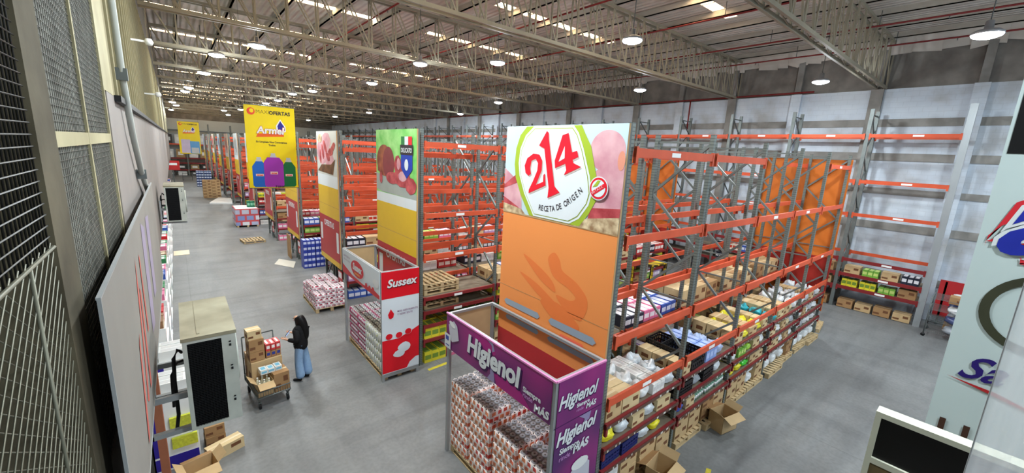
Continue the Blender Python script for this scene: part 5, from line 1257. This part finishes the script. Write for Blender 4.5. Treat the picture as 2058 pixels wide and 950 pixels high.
# boxes on the floor lower left
place(carton(.3, .26, .2, 1), (.12, 8.55, 0), .1, 'brown printed box on the floor, lower of the two stacked', 'box'); dup(carton(.3, .26, .2, 1), (.12, 8.56, .205), .05, 'brown printed box on the floor, upper of the two stacked', 'box')
place(carton(.55, .22, .22, 2), (.24, 8.12, 0), .35, 'long pale carton lying on the floor in front of stacked boxes', 'box')
ob = place(open_carton(.42, .34, .3), (-.12, 7.62, 0), .2, 'open carton with dark lettering at the bottom left of the floor', 'box')
text('box_lettering', 'Oblio', .13, P_DK, ob, -.17, .12, 1, bold=.002).location.y = -.172
# promo fixtures under the condenser
for k, (y, lab) in enumerate(((8.15, 'nearer'), (9.5, 'farther'))):
    t = thing('promo_display', 'white and blue promotional shelf with yellow packs under condenser, %s one' % lab, 'display shelf', (-.72, y, 0))
    f = MB(); f.box(0, .62, 0, .02, 0, 1.35); f.box(0, .02, 0, 1.0, 0, 1.35); f.box(0, .62, .98, 1.0, 0, 1.35); f.box(0, .62, .0, 1.0, 1.33, 1.35); f.build('cabinet', M_WHITE, t)
    f = MB()
    for z in (.3, .65, 1.0): f.box(.02, .6, .02, .98, z, z + .02)
    f.build('shelf', M_WHITE, t)
    f = MB(); f.box(.02, .6, -.004, 0, .04, .26); f.box(0.02, .2, -.004, 0, .3, 1.3); f.build('blue_print', mat('promo_blue', (52, 40, 150), .4, 0, .05), t)
    for zz in (.4, .78): f = MB(); f.box(.26, .6, -.05, -.003, zz, zz + .2); f.build('sample_tray', mat('promo_yellow_green', (206, 212, 70), .4, 0, .3, 30), t)
    place(P(3, .5, .2, .4)[0], (-.38, y + .35, 1.355), PI / 2, 'white pack row on top of the %s promotional shelf' % lab, 'pack')
t = thing('timber_post', 'reddish brown timber post at the foot of the left wall', 'post', (-.52, 7.3, 0)); f = MB(); f.box(-.05, .05, -.06, .06, 0, 3.24); f.build('post', mat('reddish_timber', (150, 92, 66), .7, 0, .15, 4), t)
# gondola shelves along left wall
GC = [('red', (206, 40, 50), (236, 226, 226)), ('white', (226, 228, 226), (200, 60, 60)), ('green', (60, 140, 90), (220, 232, 220)), ('brown', (150, 110, 80), (220, 200, 170)), ('pink', (226, 120, 160), (240, 236, 240)), ('blue', (60, 92, 176), (214, 220, 236))]
for k in range(16):
    y = 11.0 + 2.0 * k + (0 if k < 8 else 1.2 * (k - 8))
    t = thing('gondola_shelf', 'white shelf unit against the left wall, %s counted from the condenser' % nth(k), 'shelf unit', (-.98, y, 0), 0, 'shelf units along the left wall')
    f = MB(); f.box(0, .03, 0, 1.5, 0, 1.5); f.box(0, .5, 0, .025, 0, 1.5); f.box(0, .5, 1.475, 1.5, 0, 1.5); f.build('side_panel', M_WHITE, t)
    f = MB()
    for z in (.12, .55, .95, 1.35): f.box(.03, .5, .03, 1.47, z, z + .025)
    f.build('shelf', M_WHITE, t)
    for z, zn in ((.147, 'bottom'), (.577, 'middle'), (.977, 'upper'), (1.377, 'top')):
        for q in range(2):
            nm, c1, c2 = GC[rr.randrange(6)]
            o = colbox(.6, .36, .26, nm + ' grocery', c1, c2)
            place(o, (-.7, y + .4 + q * .69, z), PI / 2, '%s grocery pack, %s shelf of the %s left-wall unit, %s half' % (nm, zn, nth(k), 'near' if q == 0 else 'far'), 'pack', 'packs on the left-wall shelves')

# items along the right side of the aisle
dup(PALLET, (3.0, 26.4, 0), .1, 'empty wooden pallet lying flat on the main aisle floor', 'pallet')
def sheet(label, pts, m, z=.012):
    f = MB(); n = len(pts); f.add([(x, y, 0.001) for x, y in pts] + [(x, y, z) for x, y in pts], [tuple(range(n - 1, -1, -1)), tuple(range(n, 2 * n))] + [(k, (k + 1) % n, n + (k + 1) % n, n + k) for k in range(n)])
    return tag(f.build('cardboard_sheet', m), label, 'sheet')
sheet('flat white cardboard sheet on the aisle floor by the blue packs', [(3.15, 20.9), (3.75, 19.9), (4.05, 20.9), (3.5, 21.8)], mat('white_card', (206, 202, 190), .7, 0, .05))
sheet('flat pale cardboard strip sticking out from the left-wall shelves', [(-.45, 24.6), (.15, 24.6), (.15, 25.6), (-.45, 25.6)], M_TAPE)
sheet('crumpled white sheet on the floor near the far box stack', [(2.0, 43.6), (3.6, 43.0), (3.9, 46.4), (2.9, 47.4)], M_WHITE, .12)
for i, (ci, nm) in enumerate(((1, 'blue'), (1, 'blue'))):
    pass
bl = colbox(.5, .5, .26, 'royal blue', (50, 66, 160), (196, 204, 232))
for k in range(5):
    for a in range(2):
        place(bl, (4.36 + a * .52, 19.75, .002 + k * .262), 0, 'royal blue pack in the floor stack beside fourth row panel, %s layer, %s' % (nth(k), 'left' if a == 0 else 'right'), 'pack', 'blue packs stacked by the fourth row')
# big white display bin and brown stack, blue-white stack
t = thing('pallet_display', 'white and blue printed pallet bin on the right of the main aisle', 'display bin', (3.35, 32.0, 0)); f = MB(); f.box(-.65, .65, -.9, .9, .12, 1.2); f.build('printed_box', pattern('white_blue_red_print', (226, 230, 236), (120, 140, 200), (206, 90, 96), .5, .4, .06), t); f = MB(); f.box(-.6, .6, -.85, .85, 1.2, 1.22); f.build('lid', M_WHITE, t)
f = MB()
for x in (-.6, -.05, .5): f.box(x, x + .1, -.9, .9, 0, .12)
f.build('pallet_base', M_WOOD, t)
place(colbox(.5, .4, .4, 'dark green', (30, 110, 80), (120, 180, 150)), (3.7, 31.9, 1.222), 0, 'dark green carton on top of the printed pallet bin', 'box')
bs = carton(.68, .6, .28, 0)
for k in range(6):
    for a in range(2):
        place(bs, (2.15 + a * .7, 48.4, .002 + k * .282), 0, 'brown carton in the tall far aisle stack, %s layer, %s column' % (nth(k), 'left' if a == 0 else 'right'), 'box', 'brown cartons stacked far down the aisle')
nv = colbox(.7, .7, .3, 'navy striped', (50, 66, 110), (190, 200, 220))
for k in range(6):
    for a in range(2):
        place(nv, (2.1 + a * .74, 60.0, .002 + k * .302), 0, 'navy striped pack in the farthest aisle stack, %s layer, %s column' % (nth(k), 'left' if a == 0 else 'right'), 'pack', 'navy packs stacked far down the aisle')
wire_cart('small empty wire trolley standing at the far end of the aisle', (1.1, 68.5, 0), 0, 1.0, .6, 1.0, 2)
t = thing('shop_poster', 'small red poster standing at the left end of the aisle', 'poster', (-.85, 58, 0)); f = MB(); f.box(0, 1.2, 0, .05, 2.0, 3.0); f.build('board', P_RED, t); flat('print', [rect(.2, 2.5, 1.0, 2.75)], P_WH, t, 1); f = MB(); f.box(.55, .65, 0, .05, 0, 2.0); f.build('pole', M_STEELD, t)
t = thing('carton_sheet', 'tall brown cardboard sheet leaning under the fourth row panel', 'sheet', (3.98, 22.0, 0)); f = MB(); f.box(0, .03, -.45, .3, 0, 1.15); f.build('sheet', M_CARD2, t)

# yellow floor marks
M_MARK = mat('worn_yellow_paint', (206, 190, 60), .7, 0, .3, 8)
def mark(label, pts): 
    f = MB(); f.add([(x, y, .0005) for x, y in pts] + [(x, y, .003) for x, y in pts], [(3, 2, 1, 0), (4, 5, 6, 7), (0, 1, 5, 4), (1, 2, 6, 5), (2, 3, 7, 6), (3, 0, 4, 7)]); tag(f.build('floor_marking', M_MARK), label, 'floor marking')
mark('worn yellow floor line beside the red and white stand', [(4.6, 8.55), (5.3, 8.6), (5.3, 8.7), (4.6, 8.65)])
mark('worn yellow floor line in the right cross aisle near camera', [(6.75, 2.35), (7.25, 2.5), (7.22, 2.58), (6.72, 2.43)])

# hanging banners
def banner(label, loc, w, h, first):
    t = thing('hanging_banner', label, 'banner', loc)
    M_BY = mat('banner_yellow', (240, 216, 8), .4, 0, .05)
    f = MB(); n = 16
    for k in range(n):
        x0, x1 = k * w / n, (k + 1) * w / n
        f.add([(x0, .0, 0), (x1, 0, 0), (x1, 0, h), (x0, 0, h), (x0, .01, 0), (x1, .01, 0), (x1, .01, h), (x0, .01, h)], [(0, 1, 2, 3), (7, 6, 5, 4), (0, 4, 5, 1), (3, 2, 6, 7)])
    f.build('sheet', M_BY, t)
    f = MB(); f.tube([(-.03, .005, h), (w + .03, .005, h)], .014, 6); f.tube([(-.02, .005, 0), (w + .02, .005, 0)], .014, 6); f.build('rod', M_STEELD, t)
    f = MB(); f.tube([(.05, .005, h), (.05, .005, 10.95 - loc[2])], .004, 4); f.tube([(w - .05, .005, h), (w - .05, .005, 10.95 - loc[2])], .004, 4); f.build('cord', P_DK, t)
    s = w / 1.55
    flat('round_logo', [ell(.2 * s, h - .22 * s, .12 * s, .12 * s)], mat('orange_red_mark', (232, 74, 40), .4, 0, .1, 6), t, 1); flat('round_logo', [ell(.22 * s, h - .2 * s, .06 * s, .07 * s)], M_BY, t, 2)
    text('header_lettering', 'MAXI', .17 * s, mat('thin_olive_print', (140, 120, 10), .4, 0, 0), t, .34 * s, h - .27 * s, 1, sx=1.0); text('header_lettering', 'OFERTAS', .17 * s, P_DK, t, .74 * s, h - .28 * s, 1, bold=.006 * s, sx=.95)
    flat('brand_underline', [[(.3 * s, h - 1.08 * s), (1.18 * s, h - 1.02 * s), (1.14 * s, h - .9 * s), (.36 * s, h - .96 * s)]], mat('orange_brand', (232, 96, 30), .4, 0, 0), t, 1)
    flat('drop_logo', [[(1.08 * s, h - .42 * s), (.93 * s, h - .66 * s), (.95 * s, h - .84 * s), (1.1 * s, h - .92 * s), (1.24 * s, h - .84 * s), (1.24 * s, h - .68 * s)]], M_WHITE, t, 2)
    flat('drop_logo', [[(1.08 * s, h - .48 * s), (.98 * s, h - .66 * s), (1.0 * s, h - .8 * s), (1.1 * s, h - .88 * s), (1.21 * s, h - .8 * s), (1.2 * s, h - .68 * s)]], mat('brand_navy', (40, 40, 150), .4, 0, 0), t, 3)
    text('brand_lettering', 'Armel', .33 * s, mat('brand_outline', (190, 50, 40), .4, 0, 0), t, .34 * s, h - .94 * s, 4, bold=.02 * s, shear=.12); text('brand_lettering', 'Armel', .33 * s, M_WHITE, t, .34 * s, h - .94 * s, 5, bold=.01 * s, shear=.12)
    if first:
        text('slogan_lettering', 'En Limpieza Nos Conocemos', .085, P_DK, t, w / 2, h - 1.27, 1, bold=.003, sx=.95, align='CENTER'); text('slogan_lettering', 'Todos', .085, P_DK, t, w / 2, h - 1.38, 1, bold=.003, align='CENTER')
        text('slogan_lettering', '5 Litros', .09, P_DK, t, .95, .03, 6, bold=.004, align='CENTER')
        for x0, x1, hh, c, nm, ly in ((.12, .56, .95, (28, 100, 196), 'blue', 2), (1.05, 1.5, .95, (16, 110, 60), 'green', 2), (.48, 1.1, 1.1, (156, 50, 176), 'violet', 4)):
            cx = (x0 + x1) / 2
            flat('bottle_print', [[(x0, .1), (x0 + .05, .04), (x1 - .05, .04), (x1, .1), (x1, hh - .18), (x1 - .12, hh), (x0 + .12, hh), (x0, hh - .18)]], mat('printed_' + nm + '_bottle', c, .4, 0, .05), t, ly)
            flat('bottle_cap_print', [rect(cx - .07, hh, cx + .07, hh + .15), rect(cx - .1, hh, cx + .1, hh + .06)], mat('printed_cap_grey', (190, 194, 200), .4, 0, 0), t, ly)
            flat('bottle_label_print', [rect(cx - .12, hh * .45, cx + .12, hh * .54)], mat('printed_label_cream', (232, 200, 190), .4, 0, 0), t, ly + 1)
            text('bottle_lettering', 'Armel', .07, P_LRED, t, cx, hh * .465, ly + 2, bold=.003, align='CENTER')
    else:
        flat('photo_print', [rect(.15, .1, w * .52, h * .45)], mat('lilac_banner_photo', (196, 186, 214), .4, 0, .1), t, 1); flat('photo_print', [rect(w * .5, .05, w - .08, h * .4)], mat('sky_banner_photo', (96, 160, 214), .4, 0, .1), t, 2)
        flat('photo_print', [rect(w * .55, .1, w * .9, h * .2)], mat('silver_banner_photo', (190, 196, 200), .4, 0, .1), t, 3)
    return t
banner('large yellow cleaning-products banner with three bottles hanging over the main aisle', (1.97, 17.0, 3.93), 1.56, 2.88, True)
banner('small distant yellow banner hanging far down the main aisle', (.46, 50.0, 4.03), 1.6, 2.98, False)

# remove prototypes that never found a place
for o in list(CACHE.values()) + [PALLET]:
    if o.name not in USED:
        for ch in list(o.children_recursive): bpy.data.objects.remove(ch)
        bpy.data.objects.remove(o)
for o in bpy.data.objects:
    if o.parent is None and o.type != 'CAMERA' and 'label' not in o and o.get('kind') != 'structure': print('UNTAGGED', o.name)
print('objects', len(bpy.data.objects))
